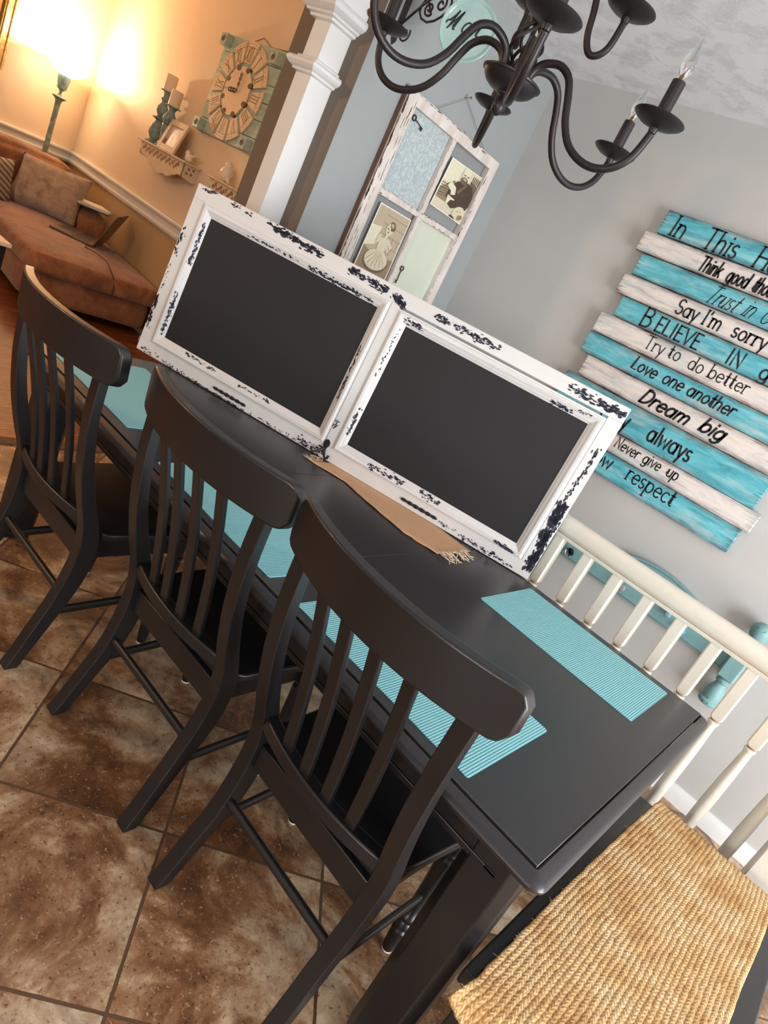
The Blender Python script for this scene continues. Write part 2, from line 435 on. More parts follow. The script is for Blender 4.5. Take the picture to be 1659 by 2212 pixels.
# ------------------------------------------------------------------ stroke lettering
def G():
    A = arc; x = .62
    g = {}
    bowl = lambda cx=.3: A(cx, .3, .26, .31, 0, 360, 20)
    g['a'] = (.66, [bowl(), [(.56,.62), (.56,0)]]); g['b'] = (.66, [[(.06,1), (.06,0)], bowl(.33)])
    g['c'] = (.52, [A(.3,.3,.26,.31,50,310,16)]); g['d'] = (.66, [bowl(), [(.56,1), (.56,0)]])
    g['e'] = (.6, [[(.05,.32), (.55,.32)]+A(.3,.3,.26,.31,5,315,18)]); g['f'] = (.4, [A(.32,.8,.16,.2,60,180,8)+[(.16,0)], [(.02,x), (.36,x)]])
    g['g'] = (.66, [bowl(), [(.56,.62), (.56,-.12)]+A(.32,-.12,.24,.2,0,-150,10)]); g['h'] = (.62, [[(.06,1), (.06,0)], [(.06,.4)]+A(.29,.38,.22,.24,150,0,10)+[(.51,0)]])
    g['i'] = (.2, [[(.09,x), (.09,0)], [(.09,.84), (.095,.88)]]); g['k'] = (.56, [[(.06,1), (.06,0)], [(.48,x), (.08,.25)], [(.2,.34), (.5,0)]])
    g['l'] = (.2, [[(.09,1), (.09,0)]])
    g['m'] = (.92, [[(.06,x), (.06,0)], [(.06,.4)]+A(.26,.4,.19,.22,150,0,8)+[(.45,0)], [(.45,.4)]+A(.65,.4,.19,.22,150,0,8)+[(.84,0)]])
    g['n'] = (.62, [[(.06,x), (.06,0)], [(.06,.4)]+A(.29,.38,.22,.24,150,0,10)+[(.51,0)]])
    g['o'] = (.62, [bowl()]); g['p'] = (.66, [[(.06,x), (.06,-.36)], bowl(.33)])
    g['r'] = (.44, [[(.06,x), (.06,0)], [(.06,.38)]+A(.3,.36,.24,.26,160,60,8)])
    g['s'] = (.46, [A(.23,.46,.17,.155,50,250,10)+A(.22,.155,.18,.155,80,-150,10)])
    g['t'] = (.42, [[(.18,.92), (.18,.12)]+A(.3,.12,.12,.12,180,300,6), [(.02,x), (.36,x)]])
    g['u'] = (.62, [[(.06,x), (.06,.22)]+A(.28,.22,.22,.22,180,330,8), [(.52,x), (.52,0)]])
    g['v'] = (.54, [[(.02,x), (.26,0), (.5,x)]]); g['w'] = (.84, [[(.02,x), (.21,0), (.41,.55), (.6,0), (.8,x)]])
    g['y'] = (.54, [[(.02,x), (.27,.02)], [(.5,x), (.2,-.34)]]); g["'"] = (.18, [[(.1,1), (.06,.8)]])
    g[' '] = (.42, [])
    g['I'] = (.3, [[(.14,1), (.14,0)]]); g['T'] = (.74, [[(.36,1), (.36,0)], [(.02,1), (.7,1)]])
    g['H'] = (.78, [[(.07,1), (.07,0)], [(.7,1), (.7,0)], [(.07,.52), (.7,.52)]])
    g['S'] = (.6, [A(.3,.74,.24,.26,40,260,12)+A(.29,.26,.26,.26,80,-150,12)])
    g['B'] = (.66, [[(.07,1), (.07,0)], [(.07,1), (.3,1)]+A(.3,.77,.24,.23,90,-90,10)+[(.07,.54)], [(.3,.54)]+A(.32,.27,.28,.27,90,-90,10)+[(.07,0)]])
    g['E'] = (.56, [[(.07,1), (.07,0)], [(.07,1), (.5,1)], [(.07,.52), (.42,.52)], [(.07,0), (.52,0)]])
    g['L'] = (.54, [[(.07,1), (.07,0), (.5,0)]]); g['V'] = (.68, [[(.02,1), (.33,0), (.64,1)]])
    g['N'] = (.76, [[(.07,0), (.07,1), (.66,0), (.66,1)]]); g['D'] = (.74, [[(.07,1), (.07,0)], [(.07,1), (.24,1)]+A(.24,.5,.44,.5,90,-90,14)+[(.07,0)]])
    g['P'] = (.62, [[(.07,1), (.07,0)], [(.07,1), (.3,1)]+A(.3,.75,.26,.25,90,-90,10)+[(.07,.5)]])
    g['X'] = (.62, [[(.04,1), (.56,0)], [(.56,1), (.04,0)]])
    g['M'] = (1.0, [A(.06,.3,.12,.12,200,60,6)+[(.3,.75), (.38,1)], [(.38,1), (.3,.1), (.26,0)], [(.3,.1), (.72,1)], [(.72,1), (.62,.15)]+A(.72,.15,.1,.15,180,300,6)])
    g['G'] = (.8, [A(.42,.5,.38,.5,50,330,18), [(.75,.25), (.75,.42), (.5,.42)]])
    return g
GL = G()
def ribbon(mb, pts, w, T):
    n = len(pts)
    if n < 2: return
    L = []; R = []
    for i in range(n):
        a = pts[max(i-1, 0)]; b = pts[min(i+1, n-1)]
        dx, dy = b[0]-a[0], b[1]-a[1]; q = hypot(dx, dy) or 1; dx /= q; dy /= q
        px, py = pts[i]
        if i == 0: px -= dx*w*.4; py -= dy*w*.4
        if i == n-1: px += dx*w*.4; py += dy*w*.4
        k = 1.0
        if 0 < i < n-1:
            c = pts[i]; d1 = (c[0]-a[0], c[1]-a[1]); d2 = (b[0]-c[0], b[1]-c[1]); m1 = hypot(*d1) or 1; m2 = hypot(*d2) or 1
            k = min(2.2, 1/max(.3, sqrt(max(0, (1+(d1[0]*d2[0]+d1[1]*d2[1])/(m1*m2))/2))))
        L.append((px-dy*w*.5*k, py+dx*w*.5*k)); R.append((px+dy*w*.5*k, py-dx*w*.5*k))
    vs = [T(*p) for p in L]+[T(*p) for p in R]
    mb.add(vs, [(i, i+1, n+i+1, n+i) for i in range(n-1)])
def text_width(t, tr=.08): return sum(GL[c][0]+tr for c in t)
def letter(mb, t, T, h, sx=1, wt=.1, serif=False, slant=0, tr=.08, x0=0, caps=False):
    """draw text; T(x, y) maps metres on the surface to space"""
    cx = 0
    for ci, c in enumerate(t):
        wd, st = GL[c]
        for p in st:
            q = [(x0+(cx+a)*sx*h+slant*b*h, b*h) for a, b in p]
            ribbon(mb, q, wt*h, T)
            if serif and len(p) == 2 and abs(p[0][0]-p[1][0]) < .05 and abs(p[0][1]-p[1][1]) > .4:
                for e in (0, 1):
                    a, b = q[e]; ribbon(mb, [(a-.09*h, b), (a+.09*h, b)], wt*h*.6, T)
        cx += wd+tr
    return cx*sx*h

# ------------------------------------------------------------------ setting
XW, YW, HC, YJ, HL = -2.293, 2.165, 2.69, .953, 3.3
A0 = Vector((-8.11, 2.649, 0)); E1 = Vector((.9925, -.1220, 0)); N1 = Vector((-.1220, -.9925, 0))
E2 = Vector((.29, -.957, 0)); N2 = Vector((.957, .29, 0))
def LW(s, t, z): return A0+E1*s+N1*t+Vector((0, 0, z))          # along the clock wall, out from it, up
def PW(s, t, z): return A0+E2*s+N2*t+Vector((0, 0, z))          # along the lamp wall
structure(MB().box(-2.94, -4.6, -.06, 3.6, YW+.1, 0).build('floor', M['tile'], smooth=False))
P = [(-2.94, -4.6), (-2.94, 2.02), (A0.x, A0.y), tuple(PW(7.6, 0, 0))[:2]]
structure(MB().prism(P, lambda u, v, w_: V3(u, v, w_), -.06, .002).build('floor_living', M['wood'], smooth=False))
structure(MB().box(-2.975, -4.6, .0, -2.905, YJ, .008).build('trim_3', M['rawwood'], bevel=.003))
structure(MB().box(XW, YW, 0, 3.6, YW+.1, HC).build('wall_right', M['wall'], smooth=False))
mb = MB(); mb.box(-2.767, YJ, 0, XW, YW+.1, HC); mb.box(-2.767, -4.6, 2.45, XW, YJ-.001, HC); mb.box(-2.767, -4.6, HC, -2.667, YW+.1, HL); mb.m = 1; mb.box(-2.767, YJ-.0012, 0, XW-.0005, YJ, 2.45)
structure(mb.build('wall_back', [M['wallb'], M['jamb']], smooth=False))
def two_tone(T, s0, s1, name):
    mb = MB(); mb.box(s0, -.1, 0, s1, 0, .9, T); mb.m = 1; mb.box(s0, -.1, .9, s1, 0, HL, T)
    return structure(mb.build(name, [M['tan'], M['cream']], smooth=False))
two_tone(LW, -.1, 5.40, 'wall_far'); two_tone(PW, -.1, 7.6, 'wall_left')
mb = MB(); mb.box(-6.3, -4.7, 0, .05, -4.6, HL); mb.box(1.75, -4.7, 0, 3.6, -4.6, HC); mb.box(.05, -4.7, 0, 1.75, -4.6, .9); mb.box(.05, -4.7, 2.0, 1.75, -4.6, HC)
structure(mb.build('wall_front', M['wall'], smooth=False))
mb = MB(); mb.box(3.6, -4.7, 0, 3.7, -.68, HC); mb.box(3.6, 1.38, 0, 3.7, YW+.1, HC); mb.box(3.6, -.68, 2.22, 3.7, 1.38, HC)
structure(mb.build('wall_side', M['wall'], smooth=False))
mb = MB(); mb.box(3.6, -.68, 0, 3.68, -.6, 2.22); mb.box(3.6, 1.3, 0, 3.68, 1.38, 2.22); mb.box(3.6, -.6, 2.14, 3.68, 1.3, 2.22); mb.box(3.62, .32, 0, 3.66, .38, 2.14)
structure(mb.build('door_1', M['trim'], bevel=.004))
mb = MB(); mb.box(.05, -4.68, .9, .1, -4.6, 2.0); mb.box(1.7, -4.68, .9, 1.75, -4.6, 2.0); mb.box(.1, -4.68, 1.95, 1.7, -4.6, 2.0); mb.box(.1, -4.68, .9, 1.7, -4.6, .95); mb.box(.88, -4.66, .95, .92, -4.62, 1.95)
structure(mb.build('window_fill', M['trim'], bevel=.004))  # unseen window frame, added to go with the rear fill light
structure(MB().box(-2.767, -4.7, HC, 3.7, YW+.1, HC+.06).build('ceiling', M['ceil'], smooth=False))
structure(MB().box(-10, -4.7, HL, -2.6, 3.4, HL+.06).build('ceiling_living', M['cream'], smooth=False))
mb = MB()
prof = [(0, .0), (.016, .0), (.016, .06), (.012, .068), (.008, .078), (.006, .085), (0, .085)]
mb.loft([[V3(x, YW-a, b) for a, b in prof] for x in (XW, 3.6)]); mb.loft([[V3(XW+a, y, b) for a, b in prof] for y in (YJ, YW)])
structure(mb.build('baseboard_right', M['trim']))
rail = [(0, .868), (.012, .868), (.022, .876), (.028, .89), (.026, .905), (.016, .912), (.014, .935), (.018, .958), (.03, .966), (.036, .975), (.036, .992), (.03, 1.0), (0, 1.0)]
structure(MB().loft([[LW(s, a, b) for a, b in rail] for s in (0.0, 5.38)]).build('trim_1', M['trim']))
structure(MB().loft([[PW(s, a, b) for a, b in rail] for s in (0.0, 7.5)]).build('trim_2', M['trim']))
# half column on the jamb
mb = MB(); CX0, CX1, CY0 = -2.508, -2.409, .833
mb.box(CX0, CY0, 0, CX1, YJ, 2.45)
def band(pr):
    mb.loft([[V3(CX0-o, CY0-o, z), V3(CX1+o, CY0-o, z), V3(CX1+o, YJ, z), V3(CX0-o, YJ, z)] for o, z in pr])
band([(.0, 1.995), (.014, 2.0), (.016, 2.008), (.026, 2.012), (.034, 2.018), (.04, 2.026), (.04, 2.036), (.034, 2.043), (.014, 2.047), (.012, 2.055), (0, 2.06)])
band([(0, 2.19), (.018, 2.195), (.02, 2.204), (.032, 2.208), (.036, 2.216), (.05, 2.222), (.062, 2.232), (.066, 2.246), (.06, 2.258), (.046, 2.264), (.044, 2.33), (.05, 2.34), (.05, 2.45)])
structure(mb.build('column', M['trim'], ang=30))

# ------------------------------------------------------------------ dining table
TX0, TX1, TY1, TZ = -2.252, 0.0, 1.169, .76
tb = thing('dining_table', 'long black painted dining table with a grooved edge, carrying the chalkboard', 'table', ((TX0+TX1)/2, TY1/2, 0))
mb = MB()
cuts = [TX0, -1.387, -.895, TX1]
for a, b in zip(cuts, cuts[1:]): mb.box(a+.0006, 0, .728, b-.0006, TY1, TZ)
mb.build('tabletop', M['blacktop'], tb, bevel=.0012, seg=1)
rp = [(.002, .722), (.016, .722), (.026, .727), (.033, .734), (.0345, .741), (.031, .748), (.024, .7525), (.004, .7555), (.003, .752)]
def rrect(x0, y0, x1, y1, r, n=5):
    out = []
    for cx, cy, a in ((x1-r, y1-r, 0), (x0+r, y1-r, 90), (x0+r, y0+r, 180), (x1-r, y0+r, 270)):
        out += [(cx+r*cos(radians(a+90*i/n)), cy+r*sin(radians(a+90*i/n))) for i in range(n+1)]
    return out
rings = []
for o, z in rp: rings.append([V3(x, y, z) for x, y in rrect(TX0-o, -o, TX1+o, TY1+o*.6, .004+o*.75)])
MB().loft(rings, cap=False, closed=True).build('table_rim', M['blacktop'], tb)
mb = MB(); ap = .055
for x0, y0, x1, y1 in ((TX0+ap, ap, TX1-ap, ap+.022), (TX0+ap, TY1-ap-.022, TX1-ap, TY1-ap), (TX0+ap, ap, TX0+ap+.022, TY1-ap), (TX1-ap-.022, ap, TX1-ap, TY1-ap)):
    mb.box(x0, y0, .622, x1, y1, .726); mb.box(x0-.004, y0-.004, .632, x1+.004, y1+.004, .64)
mb.build('apron', M['black'], tb, bevel=.002)
for cx, cy in ((-.073, .115), (TX0+.073, .115), (-.073, TY1-.1), (TX0+.073, TY1-.1)):
    mb = MB()
    def ring(h, z): return [V3(cx+x, cy+y, z) for x, y in ((-h+.022, -h), (h-.022, -h), (h, -h+.022), (h, h-.022), (h-.022, h), (-h+.022, h), (-h, h-.022), (-h, -h+.022))]
    mb.loft([ring(.062, .722), ring(.062, .6), ring(.058, .06), ring(.05, 0)])
    mb.build('leg', M['black'], tb, bevel=.0025)

# ------------------------------------------------------------------ dining chairs
def make_chair(label, loc, rz):
    c = thing('dining_chair', label, 'chair', loc, rz, 'black dining chairs along the near side of the table')
    m = M['black']
    for sg in (-1, 1):
        keys = [(0, -.134, .038, .236), (.06, -.11, .04, .234), (.14, -.083, .045, .232), (.22, -.056, .052, .229), (.3, -.038, .058, .231), (.38, -.029, .06, .233), (.45, -.03, .056, .235), (.52, -.046, .048, .237), (.6, -.076, .042, .239), (.7, -.107, .036, .242), (.8, -.127, .031, .245), (.88, -.137, .028, .247), (1.0, -.142, .026, .25)]
        mb = MB(); rings = []
        for z, yr, dp, xo in spline(keys, 34):
            xi = xo-.04; rings.append([V3(sg*xo, yr, z), V3(sg*xi, yr, z), V3(sg*xi, yr+dp, z), V3(sg*xo, yr+dp, z)])
        mb.loft(rings); mb.m = 1
        mb.lathe([(.012, -.001), (.013, .001), (.013, .004)], (sg*.216, -.115, 0), n=12)
        mb.build('rear_leg', [m, M['white']], c, bevel=.005, seg=3, world=False)
        mb = MB(); fx, fy = sg*.213, .335
        mb.m = 1; mb.lathe([(.013, -.001), (.0145, .001), (.0145, .005)], (fx, fy, 0), n=14); mb.m = 0
        mb.lathe([(.0145, .005), (.017, .02), (.021, .06), (.0235, .085), (.018, .092), (.0255, .1), (.0265, .112), (.02, .122), (.0275, .13), (.028, .14), (.02, .15), (.017, .17), (.02, .25), (.024, .32), (.026, .352), (.02, .36), (.028, .368), (.028, .376), (.024, .38), (.024, .44)], (fx, fy, 0), n=18)
        mb.build('front_leg', [m, M['white']], c, world=False)
        mb = MB(); mb.tube([V3(sg*.208, -.05, .185), V3(sg*.211, .14, .2), V3(sg*.213, .335, .212)], 1, 12, flat=((0, 0, 1), .016, .009))
        mb.build('stretcher', m, c, world=False)
    MB().tube([V3(-.2, -.028, .262), V3(.2, -.028, .262)], [.0115, .0115], 12).build('stretcher', m, c, world=False)
    MB().box(-.195, -.012, .372, .195, .008, .44).build('seat_rail', m, c, bevel=.003, world=False)
    mb = MB()
    for sg in (-1, 1): mb.box(sg*.2-.009, .02, .378, sg*.2+.009, .33, .44)
    mb.box(-.2, .325, .378, .2, .343, .44)
    mb.build('seat_frame', m, c, bevel=.002, world=False)
    sp = [(-.19, .0), (.19, .0), (.192, .034), (.212, .04), (.222, .06)]+[(.222+.02*i/6, .06+.3*i/6) for i in range(1, 7)]+[(.236, .385), (.215, .402)]
    sp = sp+[(-x, y) for x, y in reversed(sp[2:])]
    MB().prism(sp, lambda u, v, w_: V3(u, v, w_), .44, .468).build('seat', m, c, bevel=.007, seg=3, world=False)
    mb = MB(); rings = []                                      # curved lower back rail
    for i in range(17):
        x = lerp(-.2, .2, i/16); y = -.071+(x/.2)**2*.031
        rings.append([V3(x, y, .497), V3(x, y, .531), V3(x, y+.036, .531), V3(x, y+.036, .497)])
    mb.loft(rings).build('lower_back_rail', m, c, bevel=.004, seg=2, world=False)
    for k in (-1.5, -.5, .5, 1.5):
        mb = MB(); rings = []; xb, xt = k*.072, k*.081
        for i in range(9):
            t = i/8; x = lerp(xb, xt, t); z = lerp(.52, .98, t)
            yb = -.053+(xb/.2)**2*.031; yt = -.186+(xt/.285)**2*.066
            y = lerp(yb, yt, t)+sin(pi*t)*.012
            rings.append([V3(x-.0155, y-.007, z), V3(x+.0155, y-.007, z), V3(x+.0155, y+.007, z), V3(x-.0155, y+.007, z)])
        mb.loft(rings).build('slat', m, c, bevel=.003, world=False)
    mb = MB(); rings = []                                      # curved crest rail
    N = 44
    for i in range(N+1):
        a = i/N; x = -.296+.592*a; d = min(x+.296, .296-x); r = .03
        cut = r-sqrt(max(0, r*r-(r-min(d, r))**2)) if d < r else 0
        zt = 1.064-cut*.8; zb = .954+cut*.95
        y = -.203+(abs(x)/.285)**2.1*.066
        rings.append([V3(x, y+.004, zb), V3(x, y-.004, zt), V3(x, y+.028, zt), V3(x, y+.035, zb)])
    mb.loft(rings).build('crest_rail', m, c, bevel=.005, seg=3, world=False)
    return c
ch = make_chair('black slat-back chair nearest the camera, rail overlapping the near placemat', (-.421, .006, 0), radians(-1.2))
ch2 = dup(ch, (-1.03, .012, 0), radians(.6), 'black slat-back chair in the middle of the row, between the two others')
ch3 = dup(ch, (-1.675, -.05, 0), radians(1), 'black slat-back chair farthest from the camera, its rail lit orange on top')

# ------------------------------------------------------------------ placemats
def placemat(x0, y0, x1, y1, label, rz=0):
    cx, cy = (x0+x1)/2, (y0+y1)/2
    hx, hy = (x1-x0)/2, (y1-y0)/2
    mb = MB(); mb.prism(rrect(-hx, -hy, hx, hy, .008, 3), lambda u, v, w_: V3(u, v, w_), 0, .0022)
    o = mb.build('placemat', M['mat'], smooth=False)
    o.location = (cx, cy, TZ+.0002); o.rotation_euler = (0, 0, rz)
    return tag(o, label, 'placemat', 'aqua ribbed placemats on the black table')
placemat(-.732, .03, -.19, .395, 'aqua ribbed placemat in front of the nearest chair', radians(.3))
placemat(-1.384, .025, -.835, .39, 'aqua ribbed placemat in front of the middle chair', radians(-.5))
placemat(-2.15, .04, -1.594, .402, 'aqua ribbed placemat at the far end, before the farthest chair')
placemat(-.65, .76, -.103, 1.122, 'aqua ribbed placemat on the far side, beside the spindle bench back', radians(.6))

# ------------------------------------------------------------------ burlap runner under the chalkboard
mb = MB(); ru = [(-1.5, .735), (-1.42, .765), (-1.348, .792), (-1.188, .777), (-1.012, .772), (-.93, .795), (-.885, .815)]
def run(u, v):
    t = u*(len(ru)-1); j = min(int(t), len(ru)-2); f = t-j
    x = lerp(ru[j][0], ru[j+1][0], f); y0 = lerp(ru[j][1], ru[j+1][1], f)+.004*noise.noise((x*30, 3, 0))
    y = lerp(y0, 1.02+.02*u, v)
    return V3(x+.0*v+.01*noise.noise((x*9, y*9, 2)), y, TZ+.0021+.0045*(.5+.5*noise.noise((x*14, y*14, 1)))*max(0, 1-v*5))
mb.sheet(60, 12, run); o = mb.build('table_runner', M['burlap'])
md = o.modifiers.new('thick', 'SOLIDIFY'); md.thickness = .0018; md.offset = -1
tag(o, 'tan burlap table runner with a frayed end, partly under the white chalkboard', 'table runner')
random.seed(3)
for side, cnt in ((0, 10), (1, 30)):
    fr = MB()
    for i in range(cnt):
        t = i/(cnt-1)
        if side: p = V3(-.888+random.uniform(-.004, .004), lerp(.82, 1.0, t), TZ+.006); dx, dy = random.uniform(.03, .065), random.uniform(-.03, .03)
        else: p = V3(-1.495, lerp(.735, .8, t), TZ+.006); dx, dy = random.uniform(-.05, -.02), random.uniform(-.02, .02)
        k = random.uniform(-.02, .02)
        fr.tube([p, p+V3(dx*.4, dy*.3+k, .003), p+V3(dx*.8, dy*.7+k, 0), p+V3(dx, dy, -.003)], .0016, 5)
    fr.build('fringe', mat('cream_fringe', srgb(214, 196, 170), .9) if not side else bpy.data.materials['cream_fringe'], o)

# ------------------------------------------------------------------ double chalkboard in a distressed white frame
B0 = Vector((-2.3824, .4845, .7628)); BU = Vector((.927, .3752, 0)).normalized(); tl = .0509
_n = Vector((-BU.y, BU.x, 0)); BV = Vector((0, 0, cos(tl)))+_n*sin(tl); BN = BU.cross(BV)      # BN looks to the room
def BT(u, v, w_): return B0+BU*u+BV*v+BN*w_
BWd, BHt = 1.818, .689
cb = thing('chalkboard', 'double chalkboard in distressed white frame standing on the black table', 'chalkboard', tuple(BT(BWd/2, 0, -.012)))
pan = [(.099, .097, .858, .592), (.988, .095, 1.719, .58)]
mo = .045
mb = MB()
xs = [0, pan[0][0]-mo, pan[0][2]+mo, pan[1][0]-mo, pan[1][2]+mo, BWd]
y0, y1 = .052, .634
mb.box(0, 0, -.024, BWd, y0, 0, BT); mb.box(0, y1, -.024, BWd, BHt, 0, BT)
for a, b in ((0, 1), (2, 3), (4, 5)): mb.box(xs[a], y0, -.024, xs[b], y1, 0, BT)
mb.m = 1
def chips(u0, v0, u1, v1, sp, n, size, woff):
    L = hypot(u1-u0, v1-v0); du, dv = (u1-u0)/L, (v1-v0)/L
    for _ in range(n):
        t = random.random(); c = random.gauss(0, sp)
        dens = .5+.5*noise.noise((t*L*28, u0*13+v0*7, 1.3))
        if random.random() > dens*1.3: continue
        s_ = size*random.uniform(.25, 1.25)*(1.4 if random.random() < .15 else 1)
        cu, cv = u0+du*t*L-dv*c, v0+dv*t*L+du*c
        k = random.randint(5, 8); a0 = random.random()*6
        pts = []
        for i in range(k):
            a = a0+2*pi*i/k; r1 = s_*random.uniform(.45, 1.3)
            x = r1*1.7*cos(a); y = r1*.7*sin(a)
            uu, vv = cu+du*x-dv*y, cv+dv*x+du*y
            pts.append((min(max(uu, .001), BWd-.001), min(max(vv, .001), BHt-.001)))
        mb.poly([BT(a, b, woff(a, b)) for a, b in pts])
def mprof(d):                                           # moulding height at distance d from the panel edge
    ks = [(0, -.011), (.006, -.008), (.012, -.003), (.02, .0005), (.026, .005), (.034, .0075), (.038, .006), (.04, .0015), (.0455, .001)]
    for (a, p), (b, q) in zip(ks, ks[1:]):
        if d <= b: return lerp(p, q, max(0, (d-a)/(b-a)))
    return 0.0
flat = lambda u, v: .0007
random.seed(11)
for q in ((.021,.674,.091,.684,.003,60,.0034), (.159,.68,.262,.67,.004,60,.0036), (.336,.673,.593,.664,.006,330,.005), (.702,.668,.868,.659,.007,200,.005), (.9,.662,.935,.64,.007,60,.005), (.94,.645,.955,.628,.006,50,.005),
          (1.07,.66,1.332,.664,.006,260,.0042), (1.6,.662,1.812,.662,.007,240,.0048), (.012,.4,.012,.52,.005,90,.004), (.012,.1,.008,.23,.005,140,.0045), (.012,.26,.012,.38,.004,25,.003), (.03,.012,.253,.006,.005,90,.003),
          (.25,.003,.55,.003,.002,160,.003), (.55,.004,.8,.008,.005,90,.0026), (.797,.014,.919,.022,.01,170,.0034), (1.803,.03,1.79,.3,.009,620,.0066), (1.786,.31,1.797,.528,.004,150,.004), (1.543,.014,1.756,.012,.005,150,.0036), (.905,.13,.915,.16,.008,40,.004), (1.43,.02,1.54,.014,.004,40,.003)):
    chips(*q[:4], q[4], q[5], q[6], flat)
def msurf(u, v):
    best = 9
    for x0, yy0, x1, yy1 in pan:
        dx = max(x0-u, u-x1); dy = max(yy0-v, v-yy1); d = max(dx, dy)
        if d >= -.001: best = min(best, max(d, 0))
    return mprof(best)+.0009
for q in ((.266,.602,.51,.606,.003,110,.0032), (.55,.603,.835,.602,.004,210,.004), (.218,.085,.376,.083,.003,70,.0034), (.486,.082,.629,.083,.003,60,.0034), (1.099,.07,1.251,.075,.005,120,.0036), (1.317,.083,1.41,.078,.005,90,.0032), (1.647,.064,1.731,.062,.003,90,.0036),
          (.875,.22,.868,.45,.003,150,.0035), (.972,.36,.972,.56,.003,50,.003), (.972,.13,.972,.24,.003,70,.0036), (.975,.602,1.06,.6,.004,70,.0038), (1.572,.59,1.653,.591,.004,90,.0036), (.086,.57,.086,.4,.003,150,.0036), (.083,.1,.083,.28,.003,150,.0036), (1.66,.6,1.72,.61,.004,26,.003)):
    chips(*q[:4], q[4], q[5], q[6], msurf)
mb.build('frame', [M['boardwhite'], M['chip']], cb, smooth=False, bevel=.002, seg=1)
for i, (x0, yy0, x1, yy1) in enumerate(pan):
    mb = MB(); rings = []
    for d in (0, .003, .006, .009, .012, .016, .02, .023, .026, .03, .034, .036, .038, .04, .0455):
        z = mprof(d); rings.append([BT(x0-d, yy0-d, z), BT(x1+d, yy0-d, z), BT(x1+d, yy1+d, z), BT(x0-d, yy1+d, z)])
    mb.loft(rings, cap=False); mb.build('molding', M['boardwhite'], cb, ang=28)
    MB().box(x0-.03, yy0-.03, -.02, x1+.03, yy1+.03, -.0105, BT).build('chalk_panel', M['chalk'], cb, smooth=False)
for u0, u1 in ((.388, .549), (1.27, 1.428)):            # ornate iron pulls
    mb = MB(); n = 40; rings = []
    for i in range(n+1):
        t = i/n; r = .003+.004*abs(sin(t*pi*6))*(.6+.4*sin(t*pi))
        if t < .02 or t > .98: r = .001
        rings.append([BT(lerp(u0, u1, t), .024+r*1.1*cos(2*pi*a/10), .004+r*.7*sin(2*pi*a/10)) for a in range(10)])
    mb.loft(rings).build('ornate_pull', M['iron'], cb, ang=60)
mb = MB()
pl = [(.916+.013*cos(a), .06+.017*sin(a)) for a in [2*pi*i/16 for i in range(16)]]
mb.prism(pl, BT, .0, .004); mb.box(.909, .03, 0, .923, .05, .006, BT)
for sg in (-1, 1):
    mb.tube([BT(.916, .042, .006), BT(.916+sg*.006, .032, .014), BT(.916+sg*.018, .018, .024), BT(.916+sg*.028, .012, .032), BT(.916+sg*.036, .018, .036), BT(.916+sg*.038, .03, .036)], [.006, .0055, .005, .0045, .0045, .005], 8)
mb.build('coat_hook', M['iron'], cb)
mb = MB(); mb.box(-.012, .028, -.02, .0, .05, -.008, BT); mb.build('corner_bracket', M['steel'], cb, bevel=.002)

# ------------------------------------------------------------------ black bench and jute runner at the near end of the table
bn = thing('bench', 'black wooden bench with glossy worn paint under the jute runner', 'bench', (.24, .55, 0))
bx0, bx1, by0, by1, bz = 0.0, .478, .03, 1.078, .46
MB().box(bx0, by0, bz-.04, bx1, by1, bz).build('seat', M['benchblack'], bn, bevel=.006, seg=3)
mb = MB()
for q in ((bx0+.03, by0+.03, bx1-.03, by0+.05), (bx0+.03, by1-.05, bx1-.03, by1-.03), (bx0+.03, by0+.03, bx0+.05, by1-.03), (bx1-.05, by0+.03, bx1-.03, by1-.03)):
    mb.box(q[0], q[1], bz-.12, q[2], q[3], bz-.038)
mb.build('apron', M['benchblack'], bn, bevel=.002)
for x in (bx0+.025, bx1-.08):
    for y in (by0+.025, by1-.08): MB().box(x, y, 0, x+.055, y+.055, bz-.038).build('leg', M['benchblack'], bn, bevel=.004)
mb = MB(); prof = [1.118]+[lerp(1.1, .05, i/60) for i in range(61)]
def jute(u, v):
    d = v*1.16; y = 1.118-d; z = bz+.0045
    xl = .064-.03*min(1, d/.7)**.6-.004*max(0, (d-.7)/.4); xr = .431+.004*sin(d*9)
    x = lerp(xl, xr, u)+.002*noise.noise((y*22, u*3, 0))
    if y < .03:                                             # past the bench end: sags a little, the corner stays up
        o = .03-y; sag = 1-(1-u)**8; y -= .012*(1-u)**6*o/.07; z -= o*o*9*sag; x -= .014*(1-u)**6*o/.07
    z += .0013*sin(u*31*2*pi)+.002*noise.noise((x*40, y*40, 3))+.0014*noise.noise((x*120, y*120, 5))
    if d < .02: z -= .004*(1-d/.02)
    return V3(x, y, z)
mb.sheet(240, 150, jute); o = mb.build('jute_runner', M['jute'])
md = o.modifiers.new('thick', 'SOLIDIFY'); md.thickness = .007; md.offset = 1
tag(o, 'braided natural jute runner draped over the black bench', 'table runner')
random.seed(5); fz = MB()
for i in range(110):
    t = random.random(); p = jute(0, t*.97); a = random.uniform(2.2, 4.1)
    l = random.uniform(.002, .007) if random.random() < .93 else .013
    fz.tube([p+V3(.003, 0, .006), p+V3(cos(a)*l*.5, random.uniform(-.004, .004), .006), p+V3(cos(a)*l, sin(a)*l*.6, .003+random.uniform(-.004, .004))], .0005, 4)
fz.build('loose_fiber', M['jute'], o)['kind'] = 'stuff'

